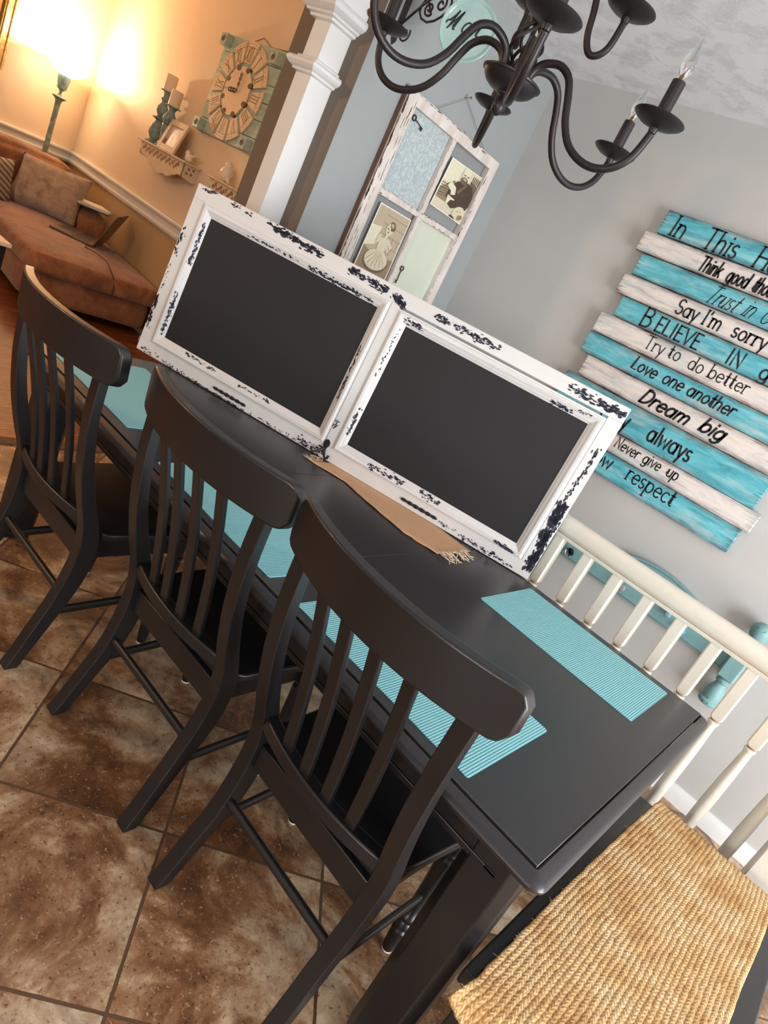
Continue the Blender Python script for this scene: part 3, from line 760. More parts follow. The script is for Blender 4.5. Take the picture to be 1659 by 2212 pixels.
# ------------------------------------------------------------------ ivory spindle back behind the table
sb = thing('spindle_bench_back', 'ivory painted spindle bench back behind the far side of the table', 'bench back', (-.4, 1.27, 0))
sy = 1.27
pr = [(-.024, .944), (-.026, .95), (-.026, .957), (-.021, .96), (-.027, .966), (-.031, .975), (-.031, .99), (-.03, 1.005), (-.025, 1.016), (-.012, 1.023), (.012, 1.023), (.026, 1.014), (.03, 1.0), (.03, .96), (.02, .944)]
mb = MB(); mb.loft([[V3(x, sy+a, b) for a, b in pr] for x in (-1.62, .42)]); mb.m = 1
for a, b in ((-.0262, .9585), (-.0245, .9655)): mb.tube([V3(-1.62, sy+a+.0006, b), V3(.42, sy+a+.0006, b)], .0011, 6)
mb.build('top_rail', [M['ivory'], M['brown_rub']], sb)
for k in range(-7, 10):
    x = -.706+.1235*k
    if x > .34: continue
    mb = MB(); h = .0205
    def sq(z, a=h, c=.005): return [V3(x+p, sy+q, z) for p, q in ((-a+c, -a), (a-c, -a), (a, -a+c), (a, a-c), (a-c, a), (-a+c, a), (-a, a-c), (-a, -a+c))]
    mb.loft([sq(.945), sq(.752), sq(.742, .015, .006)]); mb.m = 1
    mb.lathe([(.0145, .742), (.0125, .739), (.0145, .736)], (x, sy, 0), n=16); mb.m = 0
    mb.lathe([(.0145, .736), (.018, .734), (.019, .729), (.0165, .724), (.0145, .716), (.0185, .62), (.0205, .5), (.019, .38), (.016, .26), (.018, .2)], (x, sy, 0), n=18)
    mb.build('spindle', [M['ivory'], M['brown_rub']], sb)
MB().box(-1.62, sy-.025, .14, .42, sy+.025, .2).build('bottom_rail', M['ivory'], sb, bevel=.005)
for x in (-1.66, .345):
    mb = MB(); mb.loft([[V3(x, sy-.075, 0), V3(x+.09, sy-.075, 0), V3(x+.09, sy+.035, 0), V3(x, sy+.035, 0)], [V3(x, sy-.075, .45), V3(x+.09, sy-.075, .45), V3(x+.09, sy+.035, .45), V3(x, sy+.035, .45)], [V3(x, sy-.035, .8), V3(x+.09, sy-.035, .8), V3(x+.09, sy+.035, .8), V3(x, sy+.035, .8)], [V3(x, sy-.035, 1.04), V3(x+.09, sy-.035, 1.04), V3(x+.09, sy+.035, 1.04), V3(x, sy+.035, 1.04)]])
    mb.build('end_post', M['ivory'], sb, bevel=.005)

# ------------------------------------------------------------------ plank sign with lettering
sg = thing('wall_sign', 'large wall sign of aqua and white planks with black house-rules lettering', 'sign', (-.85, YW-.02, 1.05))
rows = [(2.263, 2.157, -1.384), (2.15, 2.06, -1.433), (2.057, 1.957, -1.392), (1.951, 1.857, -1.415), (1.855, 1.76, -1.367), (1.754, 1.658, -1.422), (1.655, 1.553, -1.425), (1.55, 1.447, -1.371), (1.443, 1.294, -1.427), (1.292, 1.2, -1.40), (1.198, 1.083, -1.36)]
rx = [-.31, -.29, -.33, -.3, -.34, -.29, -.31, -.35, -.361, -.32, -.348]
lines = [[('In', -1.331, 2.166), ('This', -1.166, 2.164), ('House', -.925, 2.162)], [('Think', -1.122, 2.074), ('good', -.988, 2.072), ('thoughts', -.868, 2.074)], [('Trust', -1.022, 1.968), ('in', -.852, 1.973), ('God', -.775, 1.973)],
         [('Say', -1.109, 1.876), ("I'm", -.978, 1.877), ('sorry', -.838, 1.879)], [('B', -1.228, 1.768), ('ELIEVE', -1.15, 1.772), ('IN', -.8, 1.774), ('good', -.648, 1.775)], [('Try', -1.15, 1.687), ('to', -1.03, 1.694), ('do', -.925, 1.688), ('better', -.828, 1.69)],
         [('Love', -1.152, 1.583), ('one', -.99, 1.586), ('another', -.866, 1.586)], [('Dream', -1.034, 1.468), ('big', -.735, 1.478)], [('Pray', -1.16, 1.327), ('always', -.91, 1.333)], [('Never', -1.018, 1.234), ('give', -.866, 1.236), ('up', -.742, 1.238)], [('Show', -1.15, 1.124), ('respect', -.892, 1.13)]]
#        height, stretch, weight, serif, slant
sty = [(.088, .8, .095, True, .06), (.062, .54, .14, False, .08), (.076, .6, .055, True, .32), (.064, .84, .12, True, 0), (.066, .92, .12, False, 0), (.06, .86, .085, True, .0), (.058, .86, .13, False, .14), (.064, 1.02, .17, False, .3), (.08, .72, .12, False, 0), (.052, .76, .11, False, .06), (.074, .8, .09, True, 0)]
for i, (z1, z0, xl) in enumerate(rows):
    d = (.022, .028, .021, .028, .022, .027, .024, .026, .022, .028, .023)[i]
    pk = MB().box(xl, YW-.012-d, z0, rx[i], YW-.012, z1).build('plank', M['plankwhite' if i % 2 else 'plankblue'], sg, bevel=.002, seg=1)
    h, sx, wt, se, sl = sty[i]
    for t, x, z in lines[i]:
        hh = h; mb = MB()
        if i == 4 and t == 'B': hh = .086
        T = lambda a, b, x=x, z=z: V3(x+a, YW-.012-d-.0012, z+b)
        letter(mb, t, T, hh, sx, wt*(.85 if hh > h else 1), se, sl)
        mb.build('lettering', M['ink'], pk, smooth=False)
MB().box(-1.2, YW-.012, 1.12, -1.14, YW, 2.24).box(-.6, YW-.012, 1.12, -.54, YW, 2.24).build('back_batten', M['rawwood'], sg)

# ------------------------------------------------------------------ teal headboard coat rack
cr = thing('coat_rack', 'teal painted headboard coat rack with knobs on the gray wall', 'coat rack', (-.6, YW-.02, .5))
YB = YW-.03
def XZ(y): return lambda u, v, w_: V3(u, y-w_, v)
xc = -.5
outl = [(-1.15, .652), (-.06, .652), (-.06, .785)]+[(xc+x, z) for x, z in [(.31, .795), (.25, .808), (.2, .828), (.15, .846), (.1, .858), (.05, .866), (0, .869), (-.05, .867), (-.1, .861), (-.15, .85), (-.2, .832), (-.25, .81), (-.31, .795)]]+[(-1.15, .785)]
mb = MB(); mb.prism(outl, XZ(YB), -.02, 0); mb.m = 1
for dz, q in ((-.012, 0), ): mb.tube([V3(u, YB-.0004, v+dz) for u, v in outl[3:16]], .0011, 5)
mb.tube([V3(-1.13, YB-.0004, .657), V3(-.1, YB-.0004, .657)], .0012, 5)
mb.build('back_board', [M['teal'], M['tealdark']], cr, bevel=.003, smooth=True)
def knob(x, z, r, m_, nm, lab=None):
    mb = MB(); mb.lathe([(r*.45, 0), (r*.4, r*.5), (r*.75, r*.75), (r, r*1.15), (r*.98, r*1.5), (r*.7, r*1.85), (.001, r*2)], (x, YB, z), (0, -1, 0), 18 if nm != 'crystal' else 10)
    mb.build('knob', m_, cr, label=lab)
knob(-.919, .691, .023, M['crystal'], 'crystal', 'clear cut crystal knob')
knob(-.62, .696, .019, mat('gray_knob', srgb(140, 138, 146), .3), 'k', 'round gray ceramic knob')
knob(-.39, .717, .016, mat('pale_blue_knob', srgb(120, 160, 172), .4), 'k', 'muted blue knob')
knob(-.304, .693, .017, mat('bright_blue_knob', srgb(60, 176, 204), .25), 'k', 'bright aqua knob')
for x in (-.055, -1.155):
    mb = MB(); yc = YW-.052; h = .036
    def sq2(z, a): return [V3(x+p, yc+q, z) for p, q in ((-a+.006, -a), (a-.006, -a), (a, -a+.006), (a, a-.006), (a-.006, a), (-a+.006, a), (-a, a-.006), (-a, -a+.006))]
    mb.loft([sq2(.632, h-.008), sq2(.64, h), sq2(.79, h), sq2(.798, h-.008)])
    mb.lathe([(.018, .79), (.03, .8), (.026, .81), (.02, .822), (.024, .84), (.036, .858), (.0415, .882), (.037, .905), (.022, .92), (.001, .925)], (x, yc, 0), n=24)
    mb.lathe([(.001, .494), (.036, .494), (.044, .502), (.045, .514), (.036, .522), (.037, .53), (.0385, .55), (.035, .572), (.026, .594), (.023, .606), (.03, .612), (.031, .62), (.026, .626), (.028, .634), (.02, .64)], (x, yc, 0), n=24); mb.m = 1
    for ang, z, l in ((-2.0, .9, .006), (-1.4, .893, .005), (-1.7, .876, .006), (-1.2, .9, .004), (-2.2, .88, .004), (-1.9, .505, .012), (-1.4, .508, .006), (-1.7, .527, .01), (-2.3, .512, .009), (-1.6, .618, .01)):
        rr = .0385 if z > .8 else (.0455 if z < .52 else (.037 if z < .6 else .0315))
        mb.tube([V3(x+rr*cos(ang+s_*l*6), yc+rr*sin(ang+s_*l*6), z) for s_ in (-1, 0, 1)], .0022, 5)
    mb.build('turned_post', [M['teal'], M['tealdark']], cr)

# ------------------------------------------------------------------ floor register by the wall
rg = thing('floor_register', 'beige slotted floor register by the baseboard under the table', 'vent', (-.1, 1.9, 0))
mb = MB(); mb.box(-.15, 1.7, 0, -.03, 2.06, .007); mb.m = 1
for i in range(24): mb.box(-.1, 1.74+i*.0125, .0068, -.042, 1.746+i*.0125, .0076)
mb.build('grille', [M['vent'], M['dark']], rg)

# ------------------------------------------------------------------ old window frame with photographs
WX = XW+.004
wf = thing('window_frame', 'chipped white four-pane old window frame hung beside the chandelier', 'picture frame', (WX, 1.59, 1.33))
def WT(y, z, d): return V3(WX+d, y, z)
yo0, yo1, zo0, zo1 = 1.205, 1.978, 1.33, 2.17
mb = MB()
bars = [(yo0, zo0, 1.275, zo1), (1.92, zo0, yo1, zo1), (1.275, 2.12, 1.92, zo1), (1.275, zo0, 1.92, 1.385)]
for a, b, c, d in bars: mb.box(0, a, b, .034, c, d, lambda x, y, z: WT(y, z, x))
for a, b, c, d in ((1.582, 1.385, 1.614, 2.12), (1.275, 1.747, 1.582, 1.775), (1.614, 1.747, 1.92, 1.775)): mb.box(.008, a, b, .03, c, d, lambda x, y, z: WT(y, z, x))
mb.m = 1
random.seed(21)
def flake(y, z, ry, rz, dp=.0346):
    k = 7; mb.poly([WT(y+ry*random.uniform(.5, 1.2)*cos(2*pi*i/k), z+rz*random.uniform(.5, 1.2)*sin(2*pi*i/k), dp) for i in range(k)])
for _ in range(70): flake(yo0+random.uniform(.002, .012)*random.random(), random.uniform(1.36, 2.15), random.uniform(.001, .004), random.uniform(.01, .04))
for _ in range(40): flake(yo0+random.choice((.03, .045, .06))+random.gauss(0, .002), random.uniform(1.36, 2.12), .0015, random.uniform(.008, .03))
for _ in range(40): flake(1.923+abs(random.gauss(0, .004)), random.uniform(1.36, 2.1), random.uniform(.001, .003), random.uniform(.005, .02))
for _ in range(24): flake(random.uniform(1.28, 1.9), 2.166+random.gauss(0, .002), random.uniform(.01, .03), .0016)
for _ in range(46): flake(random.uniform(1.28, 1.91), random.choice((1.75, 1.772))+random.gauss(0, .002), random.uniform(.004, .014), .0016, .0304)
for _ in range(26): flake(random.choice((1.584, 1.612)), random.uniform(1.4, 2.1), .0014, random.uniform(.006, .02), .0304)
mb.box(-.001, yo0-.0012, zo0, .026, yo0+.0004, zo1, lambda x, y, z: WT(y, z, x))
mb.build('sash', [M['oldwhite'], M['rawwood']], wf, smooth=False, bevel=.0015, seg=1)
MB().box(1.275, .004, 1.775, 1.582, .007, 2.12, lambda y, d, z: WT(y, z, d)).build('pane_paper', M['damask'], wf, smooth=False, label='pale blue damask paper pane')
MB().box(1.614, .004, 1.385, 1.92, .007, 1.747, lambda y, d, z: WT(y, z, d)).build('pane_paper', M['sagepaper'], wf, smooth=False, label='plain pale sage paper pane')
thin_glass = bpy.data.materials.new('window_glass'); thin_glass.use_nodes = True
_n = NT(thin_glass.node_tree); _mx = _n.n('MixShader'); _tr = _n.n('BsdfTransparent'); _gl = _n.n('BsdfGlossy')
_gl.inputs['Roughness'].default_value = .03; _mx.inputs[0].default_value = .07
_n.l(_tr.outputs[0], _mx.inputs[1]); _n.l(_gl.outputs[0], _mx.inputs[2]); _n.l(_mx.outputs[0], thin_glass.node_tree.nodes['Material Output'].inputs[0])
for a, b, c, d in ((1.614, 1.775, 1.92, 2.12), (1.275, 1.385, 1.582, 1.747)):
    MB().box(a, .0105, b, c, .0125, d, lambda y, w_, z: WT(y, z, w_)).build('pane', thin_glass, wf, smooth=False)
def picture(q, shapes, name, lab):
    """q: corners TL TR BR BL (y, z) of the print; shapes: (material, outline in 0..1 from the lower left)"""
    (tl_, tr_, br_, bl_) = [V3(0, *p) for p in q]
    def T(u, v, w_): p = bl_.lerp(br_, u).lerp(tl_.lerp(tr_, u), v); return WT(p.y, p.z, .0135+w_)
    used = []; mb = MB()
    def slot(k):
        if k not in used: used.append(k)
        return used.index(k)
    mb.m = slot('sep0'); mb.box(0, 0, 0, 1, 1, .001, T)
    for i, (k, pts) in enumerate(shapes):
        mb.m = slot(k); mb.poly([T(min(.975, max(.025, u)), min(.985, max(.015, v)), .0012+i*.00012) for u, v in pts])
    mb.build(name, [M[k] for k in used], wf, smooth=False, label=lab)
E_ = lambda cx, cy, rx_, ry_, n=18, a=0: [(cx+rx_*cos(2*pi*i/n)*cos(a)-ry_*sin(2*pi*i/n)*sin(a), cy+rx_*cos(2*pi*i/n)*sin(a)+ry_*sin(2*pi*i/n)*cos(a)) for i in range(n)]
def limb(pts, ws):
    L, R = [], []
    for i, (x, y) in enumerate(pts):
        a, b = pts[max(i-1, 0)], pts[min(i+1, len(pts)-1)]; dx, dy = b[0]-a[0], b[1]-a[1]; q = hypot(dx, dy) or 1
        L.append((x-dy/q*ws[i], y+dx/q*ws[i])); R.append((x+dy/q*ws[i], y-dx/q*ws[i]))
    return L+R[::-1]
girl = [('sep1', [(0,0), (1,0), (1,1), (0,1)]), ('sep6', [(0,.4), (.3,.46), (.3,.72), (0,.7)]), ('sep2', [(0,.02), (1,.02), (1,.36), (.45,.3), (0,.4)])]
for z in (.5, .64, .78, .9): girl.append(('sep2', [(.3,z), (1,z-.02), (1,z-.012), (.3,z+.008)]))
for x in (.48, .72, .9): girl.append(('sep2', [(x,.5), (x+.008,.5), (x+.008,.64), (x,.64)]))
girl += [('sep5', E_(.5, .25, .37, .17)), ('sep3', E_(.5, .27, .34, .15))]
for i in range(11): girl.append(('sep6' if i % 2 else 'sep1', [(.47+.006*i, .42), (.5+.004*i, .42), (.19+.062*i, .14+.02*abs(i-5)*.6), (.165+.062*i, .15+.02*abs(i-5)*.6)]))
girl += [('sep3', [(.38,.4), (.62,.4), (.64,.52), (.6,.6), (.42,.6), (.36,.52)]), ('sep3', limb([(.6,.58), (.76,.5), (.72,.42), (.64,.5)], [.035, .035, .03, .025])), ('sep5', limb([(.78,.51), (.735,.4), (.72,.44)], [.006, .008, .004])), ('sep3', limb([(.4,.58), (.28,.5), (.3,.58), (.36,.63)], [.035, .03, .028, .022])),
         ('sep3', [(.46,.58), (.55,.58), (.55,.67), (.47,.67)]), ('sep3', E_(.52, .73, .11, .085)), ('sep5', E_(.58, .79, .09, .055, a=-.4)), ('sep1', E_(.56, .8, .05, .03, a=-.4)), ('sep4', E_(.47, .735, .02, .01)), ('sep4', E_(.57, .735, .02, .01)), ('sep5', E_(.505, .69, .03, .008)), ('sep5', [(.515,.73), (.53,.71), (.51,.71)])]
picture([(1.332,1.722), (1.569,1.723), (1.575,1.40), (1.33,1.40)], girl, 'photograph', 'sepia photograph of a person in a ballet tutu')
man = [('sep3', [(0,0), (1,0), (1,1), (0,1)]), ('sep6', [(0,.55), (.35,.6), (.4,1), (0,1)]), ('sep5', [(.72,.5), (1,.5), (1,.78), (.7,.82)]), ('sep2', [(0,.2), (.3,.2), (.42,.62), (.3,.66), (0,.4)])]
for i in range(6): man.append(('sep4' if i % 2 else 'sep5', [(0,.25+.05*i), (.3,.3+.045*i), (.3,.31+.045*i), (0,.265+.05*i)]))
for i in range(6): man.append(('sep4', [(.72+.045*i,.8), (.74+.045*i,.8), (.74+.045*i,.93), (.72+.045*i,.93)]))
man += [('sep4', [(.25,.3), (.85,.2), (.98,.5), (.82,.72), (.62,.76), (.38,.68), (.26,.5)]), ('sep5', [(.45,.5), (.62,.72), (.66,.7), (.52,.46)]), ('sep3', E_(.53, .83, .13, .13)), ('sep6', E_(.52, .93, .115, .06)), ('sep5', E_(.52, .745, .1, .07)), ('sep3', E_(.52, .775, .05, .02)), ('sep4', E_(.48, .85, .025, .01)), ('sep4', E_(.58, .85, .025, .01)), ('sep2', [(.525,.84), (.55,.8), (.51,.8)]), ('sep4', E_(.52, .775, .03, .006)),
        ('sep6', limb([(.2,.56), (.36,.5), (.4,.4)], [.06, .07, .06])), ('sep6', [(.28,.36), (.5,.34), (.52,.22), (.32,.18)]), ('sep4', [(.4,.3), (.66,.36), (.68,.26), (.5,.16), (.36,.2)]), ('sep3', E_(.74, .16, .17, .13, a=.5)), ('sep2', E_(.82, .1, .08, .05, a=.6)), ('sep5', E_(.7, .18, .02, .008)), ('sep5', E_(.77, .2, .02, .008)), ('sep5', E_(.78, .13, .02, .008)), ('sep4', [(.55,.0), (.72,.0), (.66,.05), (.56,.06)])]
picture([(1.652,2.06), (1.943,2.07), (1.942,1.826), (1.641,1.831)], man, 'photograph', 'sepia photograph of a bearded person holding a baby')
def skeleton_key(y0, z0, y1, z1, m_):
    mb = MB(); a = V3(0, y0, z0); b = V3(0, y1, z1); d = (b-a).normalized(); nn = V3(0, -d.z, d.y)
    P = lambda p, q: WT((a+d*p+nn*q).y, (a+d*p+nn*q).z, .0125)
    L = (b-a).length
    mb.tube([P(.009+.011*cos(2*pi*i/14), .011*sin(2*pi*i/14)) for i in range(14)], .0028, 6, closed=True)
    mb.tube([P(.02, 0), P(L, 0)], .0024, 6)
    for q in (.86, .98): mb.tube([P(L*q, 0), P(L*q, -.012)], .0026, 6)
    mb.build('skeleton_key', m_, wf)
skeleton_key(1.306, 2.088, 1.385, 2.071, M['metalkey']); skeleton_key(1.658, 1.515, 1.66, 1.43, M['metalkey'])
mb = MB(); mb.tube([WT(1.41, 2.168, .012), WT(1.573, 2.29, .012), WT(1.86, 2.168, .012)], .0011, 5); mb.build('hanging_wire', M['wire'], wf)
nl = MB(); nl.tube([V3(XW, 1.573, 2.291), V3(XW+.035, 1.573, 2.299)], .0022, 8); nl.lathe([(.001, 0), (.006, 0), (.006, .002), (.001, .002)], (XW+.035, 1.573, 2.299), (1, 0, .2), 10)
tag(nl.build('nail', M['brass']), 'small brass nail holding the wire of the old window frame', 'nail')

# ------------------------------------------------------------------ scrolled plant bracket and hanging glass plaque
pb = thing('wall_bracket', 'black scrolled iron bracket on the blue gray wall above the old window', 'bracket', (XW, 1.045, 2.3))
mb = MB(); pol = [(-.014, 2.262), (0, 2.243), (.014, 2.262), (.014, 2.62), (-.014, 2.62)]
mb.prism(pol, lambda u, v, w_: V3(XW+.001+w_, 1.045+u, v), 0, .005); mb.build('back_plate', M['iron'], pb, bevel=.001)
def S3(pts, r, nm): 
    MB().tube([V3(x, 1.045, z) for x, z in pts], r, 8).build(nm, M['iron'], pb)
def spiral(cx, cz, r0, r1, a0, turns, n=40): return [(cx+lerp(r0, r1, i/n)*cos(radians(a0)+turns*2*pi*i/n), cz+lerp(r0, r1, i/n)*sin(radians(a0)+turns*2*pi*i/n)) for i in range(n+1)]
S3([(XW+.006, 2.315), (-2.207, 2.404), (-2.1, 2.49), (-1.98, 2.56), (-1.8, 2.6)], .005, 'brace')
S3(spiral(-2.243, 2.29, .005, .029, 200, 1.55), .0038, 'scroll')
o1 = spiral(-2.168, 2.393, .006, .026, 210, 1.3); S3(o1+[(-2.2, 2.43), (-2.214, 2.40), (-2.212, 2.376), (-2.19, 2.355), (-2.155, 2.347), (-2.121, 2.357), (-2.096, 2.374), (-2.077, 2.393), (-2.07, 2.41), (-2.071, 2.428), (-2.085, 2.447)], .0042, 'scroll')
S3(spiral(-2.118, 2.416, .005, .03, 0, 1.4), .0042, 'scroll')
S3([(XW+.006, 2.6), (-1.8, 2.6)], .006, 'arm'); S3(spiral(-1.79, 2.58, .022, .01, 90, -1.0), .005, 'arm')
gp = thing('glass_plaque', 'round aqua glass plaque lettered in black script hanging from the iron bracket', 'plaque', (-1.94, 1.045, 2.35))
mb = MB(); pc = V3(-1.94, 1.045, 2.352)
yaw = radians(28); ex = V3(cos(yaw), sin(yaw), 0); ey = V3(sin(yaw), -cos(yaw), 0)       # face turned a little to the room
r0 = .106
mb.lathe([(.001, -.004), (r0*.86, -.004), (r0*.97, -.001), (r0, .004), (r0*.97, .007), (r0*.9, .005), (r0*.86, .0015), (.001, .0015)], pc, ey, 48)
mb.build('disc', M['aquaglass'], gp)
mb = MB()
T = lambda a, b: pc+ex*(a-.088)+V3(0, 0, b-.012+.12*(a-.08))+ey*.0032
wx = letter(mb, 'M', T, .062, .8, .085, False, .25); 
x0 = .062
for c in 'ott': wd = letter(mb, c, lambda a, b, x0=x0: T(a+x0, b), .056, .8, .1, False, .3); x0 += wd*.94
mb.build('lettering', M['ink'], gp, smooth=False)
mb = MB(); mb.tube([pc+V3(0, 0, r0-.004), pc+V3(0, .0, r0+.14)], .0012, 6); mb.build('hanging_wire', M['wire'], gp)

# ------------------------------------------------------------------ chandelier
HX, HY = -1.204, .496
cd = thing('chandelier', 'dark bronze candle chandelier with curved arms hanging over the table', 'chandelier', (HX, HY, HC))
O = V3(HX, HY, 0)
iron = M['iron']
mb = MB(); mb.lathe([(.001, 1.964), (.006, 1.966), (.014, 1.972), (.0185, 1.984), (.0185, 1.993), (.013, 2.003), (.009, 2.008), (.012, 2.012), (.02, 2.016), (.02, 2.02), (.03, 2.021), (.05, 2.025), (.064, 2.033), (.073, 2.044), (.077, 2.052), (.082, 2.054), (.083, 2.058), (.076, 2.062), (.04, 2.066), (.016, 2.07), (.001, 2.07)], O, n=36)
mb.build('bowl', iron, cd)
for k in range(6):
    pts = []
    for i in range(25):
        t = i/24; r = .008+.034*sin(pi*t)**.8; a = 2*pi*k/6+t*2.6
        pts.append(V3(HX+r*cos(a), HY+r*sin(a), lerp(2.068, 2.19, t)))
    MB().tube(pts, .0045, 8).build('cage_bar', iron, cd)
mb = MB(); mb.lathe([(.005, 2.068), (.006, 2.18), (.016, 2.187), (.022, 2.196), (.03, 2.205), (.04, 2.215), (.046, 2.225), (.046, 2.29), (.03, 2.31), (.02, 2.33), (.012, 2.34), (.012, 2.66), (.06, 2.668), (.065, 2.688)], O, n=28); mb.build('stem', iron, cd)
def light(az, rcup, zc, keys, rad, mirror=1):
    dx, dy = cos(az), sin(az); k = rcup/keys[-1][0]
    P = lambda r, z: V3(HX+dx*r, HY+dy*r, z)
    s0 = keys[0][0]
    pts = [P(s0+(r-s0)*((rcup-s0)/(keys[-1][0]-s0)), z) for r, z in spline(keys, 44)]
    MB().tube(pts, rad, 12).build('arm', iron, cd)
    c = V3(HX+dx*rcup, HY+dy*rcup, 0)
    MB().lathe([(.001, zc-.018), (.0095, zc-.018), (.011, zc-.012), (.011, zc-.006), (.02, zc-.003), (.045, zc+.003), (.06, zc+.011), (.0645, zc+.0165), (.063, zc+.019), (.045, zc+.0165), (.025, zc+.018), (.019, zc+.022), (.001, zc+.022)], c, n=36).build('drip_pan', iron, cd)
    MB().lathe([(.001, zc+.018), (.0165, zc+.018), (.0165, zc+.1), (.014, zc+.102), (.001, zc+.102)], c, n=20).build('candle_sleeve', iron, cd)
    b = MB().lathe([(.006, zc+.1), (.0085, zc+.106), (.0135, zc+.12), (.0162, zc+.134), (.0155, zc+.147), (.0105, zc+.165), (.0055, zc+.181), (.0022, zc+.194), (.0006, zc+.2)], c, n=18).build('bulb', M['bulb'], cd)
    mb = MB(); mb.lathe([(.004, zc+.1), (.0045, zc+.112), (.0012, zc+.118), (.0012, zc+.125)], c, n=8); mb.tube([c+V3(-.003, 0, zc+.125), c+V3(-.005, 0, zc+.142), c+V3(0, 0, zc+.147), c+V3(.005, 0, zc+.142), c+V3(.003, 0, zc+.125)], .0005, 4)
    mb.build('filament', M['brass'], b)
low = [(.04, 2.052), (.046, 2.085), (.062, 2.108), (.09, 2.119), (.12, 2.119), (.152, 2.1), (.175, 2.06), (.198, 2.01), (.235, 1.965), (.285, 1.941), (.335, 1.938), (.38, 1.956), (.41, 1.992), (.425, 2.05)]
for k, rc in enumerate((.42, .402, .436, .42, .428, .432)):
    light(radians(-47.85+60*k), rc, 2.066+.0095*rc*cos(radians(-47.85+60*k)), low, .0098)
up = [(.035, 2.27), (.05, 2.31), (.075, 2.328), (.1, 2.31), (.118, 2.262), (.132, 2.205), (.155, 2.172), (.18, 2.178), (.195, 2.205), (.2, 2.258)]
for az in (20, 140, 260): light(radians(az), .2, 2.276, up, .0085)

# ------------------------------------------------------------------ living room: sofa and what lies on it
so = thing('sofa', 'brown suede sectional sofa with a wide chaise along the tan wall', 'sofa', tuple(LW(1.6, .5, 0)))
sd = M['suede']
def pad(s0, t0, z0, s1, t1, z1, puff=.02, n=14, T=LW, wob=.0, seed=0):
    """rounded upholstered block"""
    mb = MB(); c = ((s0+s1)/2, (t0+t1)/2, (z0+z1)/2); h = ((s1-s0)/2, (t1-t0)/2, (z1-z0)/2); rd = min(h)*.55
    faces = [(0, 1), (0, -1), (1, 1), (1, -1), (2, 1), (2, -1)]
    for ax, sgn in faces:
        a, b = [i for i in range(3) if i != ax]
        def fn(u, v, ax=ax, sgn=sgn, a=a, b=b):
            p = [0, 0, 0]; p[ax] = sgn*h[ax]; p[a] = (2*u-1)*h[a]; p[b] = (2*v-1)*h[b]
            q = [max(-h[i]+rd, min(h[i]-rd, p[i])) for i in range(3)]
            d = Vector([p[i]-q[i] for i in range(3)])
            if d.length > 1e-9: d = d.normalized()*rd
            r = [q[i]+d[i] for i in range(3)]
            g = sin(pi*u)*sin(pi*v)
            r[ax] += sgn*puff*g**.6
            w_ = wob*noise.noise((r[0]*5+seed, r[1]*5, r[2]*5))
            return T(c[0]+r[0]+w_, c[1]+r[1]+w_, c[2]+r[2]+w_*.6)
        mb.sheet(n, n, fn)
    return mb
import bmesh
def weld(o, d=.0008):
    bm = bmesh.new(); bm.from_mesh(o.data); bmesh.ops.remove_doubles(bm, verts=bm.verts, dist=d); bmesh.ops.recalc_face_normals(bm, faces=bm.faces); bm.to_mesh(o.data); bm.free()
    o.data.polygons.foreach_set('use_smooth', [True]*len(o.data.polygons)); return o
weld(pad(.7, .03, .05, 3.0, 1.04, .31, .006).build('base', sd, so, ang=180))
weld(pad(.7, .02, .28, 3.06, 1.05, .455, .03, 22, wob=.012).build('chaise_cushion', sd, so, ang=180))
mb = MB(); mb.tube([LW(*p) for p in ((.9, 1.045, .425), (2.98, 1.045, .425), (3.045, .98, .425), (3.045, .06, .425))], .0035, 6); mb.build('piping', sd, so)
weld(pad(.6, .05, .3, 1.66, .36, .655, .03, 16, wob=.012, seed=4).build('arm', sd, so, ang=180))
weld(pad(.85, .55, .06, 3.4, 1.35, .44, .03, 18, T=PW, wob=.012, seed=2).build('seat_cushion', sd, so, ang=180))
weld(pad(.56, .42, .3, 3.4, .74, .915, .05, 22, T=PW, wob=.03, seed=8).build('back_cushion', sd, so, ang=180))
weld(pad(.42, .06, .3, .8, .36, .8, .04, 14, wob=.02, seed=9).build('corner_cushion', sd, so, ang=180))
def pillow(name, c, ux, uy, hx, hy, th, m_, label, cat, n=26, seed=0):
    un = ux.cross(uy).normalized(); mb = MB()
    for sg_ in (1, -1):
        def fn(u, v):
            a, b = 2*u-1, 2*v-1
            k = 1-.10*(1-abs(a)**2)*abs(b)**3 - .10*(1-abs(b)**2)*abs(a)**3
            e = (max(0, (1-a**4)*(1-b**4)))**.55
            x = a*hx*(1-.10*(1-b*b)*abs(a)**2); y = b*hy*(1-.10*(1-a*a)*abs(b)**2)
            w_ = noise.noise((a*2.2+seed, b*2.2, sg_*1.0))*.16*e
            return c+ux*x+uy*y+un*(sg_*th*e*(1+w_))
        mb.sheet(n, n, fn)
    o = weld(mb.build(name, m_, ang=180), .0005); o2 = tag(o, label, cat); return o2
d1 = Vector((.4, .4, 0)).normalized(); h1 = Vector((-d1.y, d1.x, 0)); t1 = radians(28)
u1 = Vector((0, 0, cos(t1)))+h1*sin(t1)
pillow('throw_pillow', Vector((-6.9, 1.65, .47))+d1*.30+u1*.225-h1*.02+Vector((0, 0, .02)), (d1+u1*.06).normalized(), (u1-d1*.04).normalized(), .32, .245, .11, M['fur'], 'fluffy gray beige throw pillow leaning on the brown sofa', 'pillow')
pillow('striped_pillow', PW(1.62, .98, .62), (E2).normalized(), Vector((-.25, 0, .96)).normalized(), .25, .2, .08, M['stripe'], 'striped gray pillow at the left edge of the brown sofa', 'pillow', seed=5)
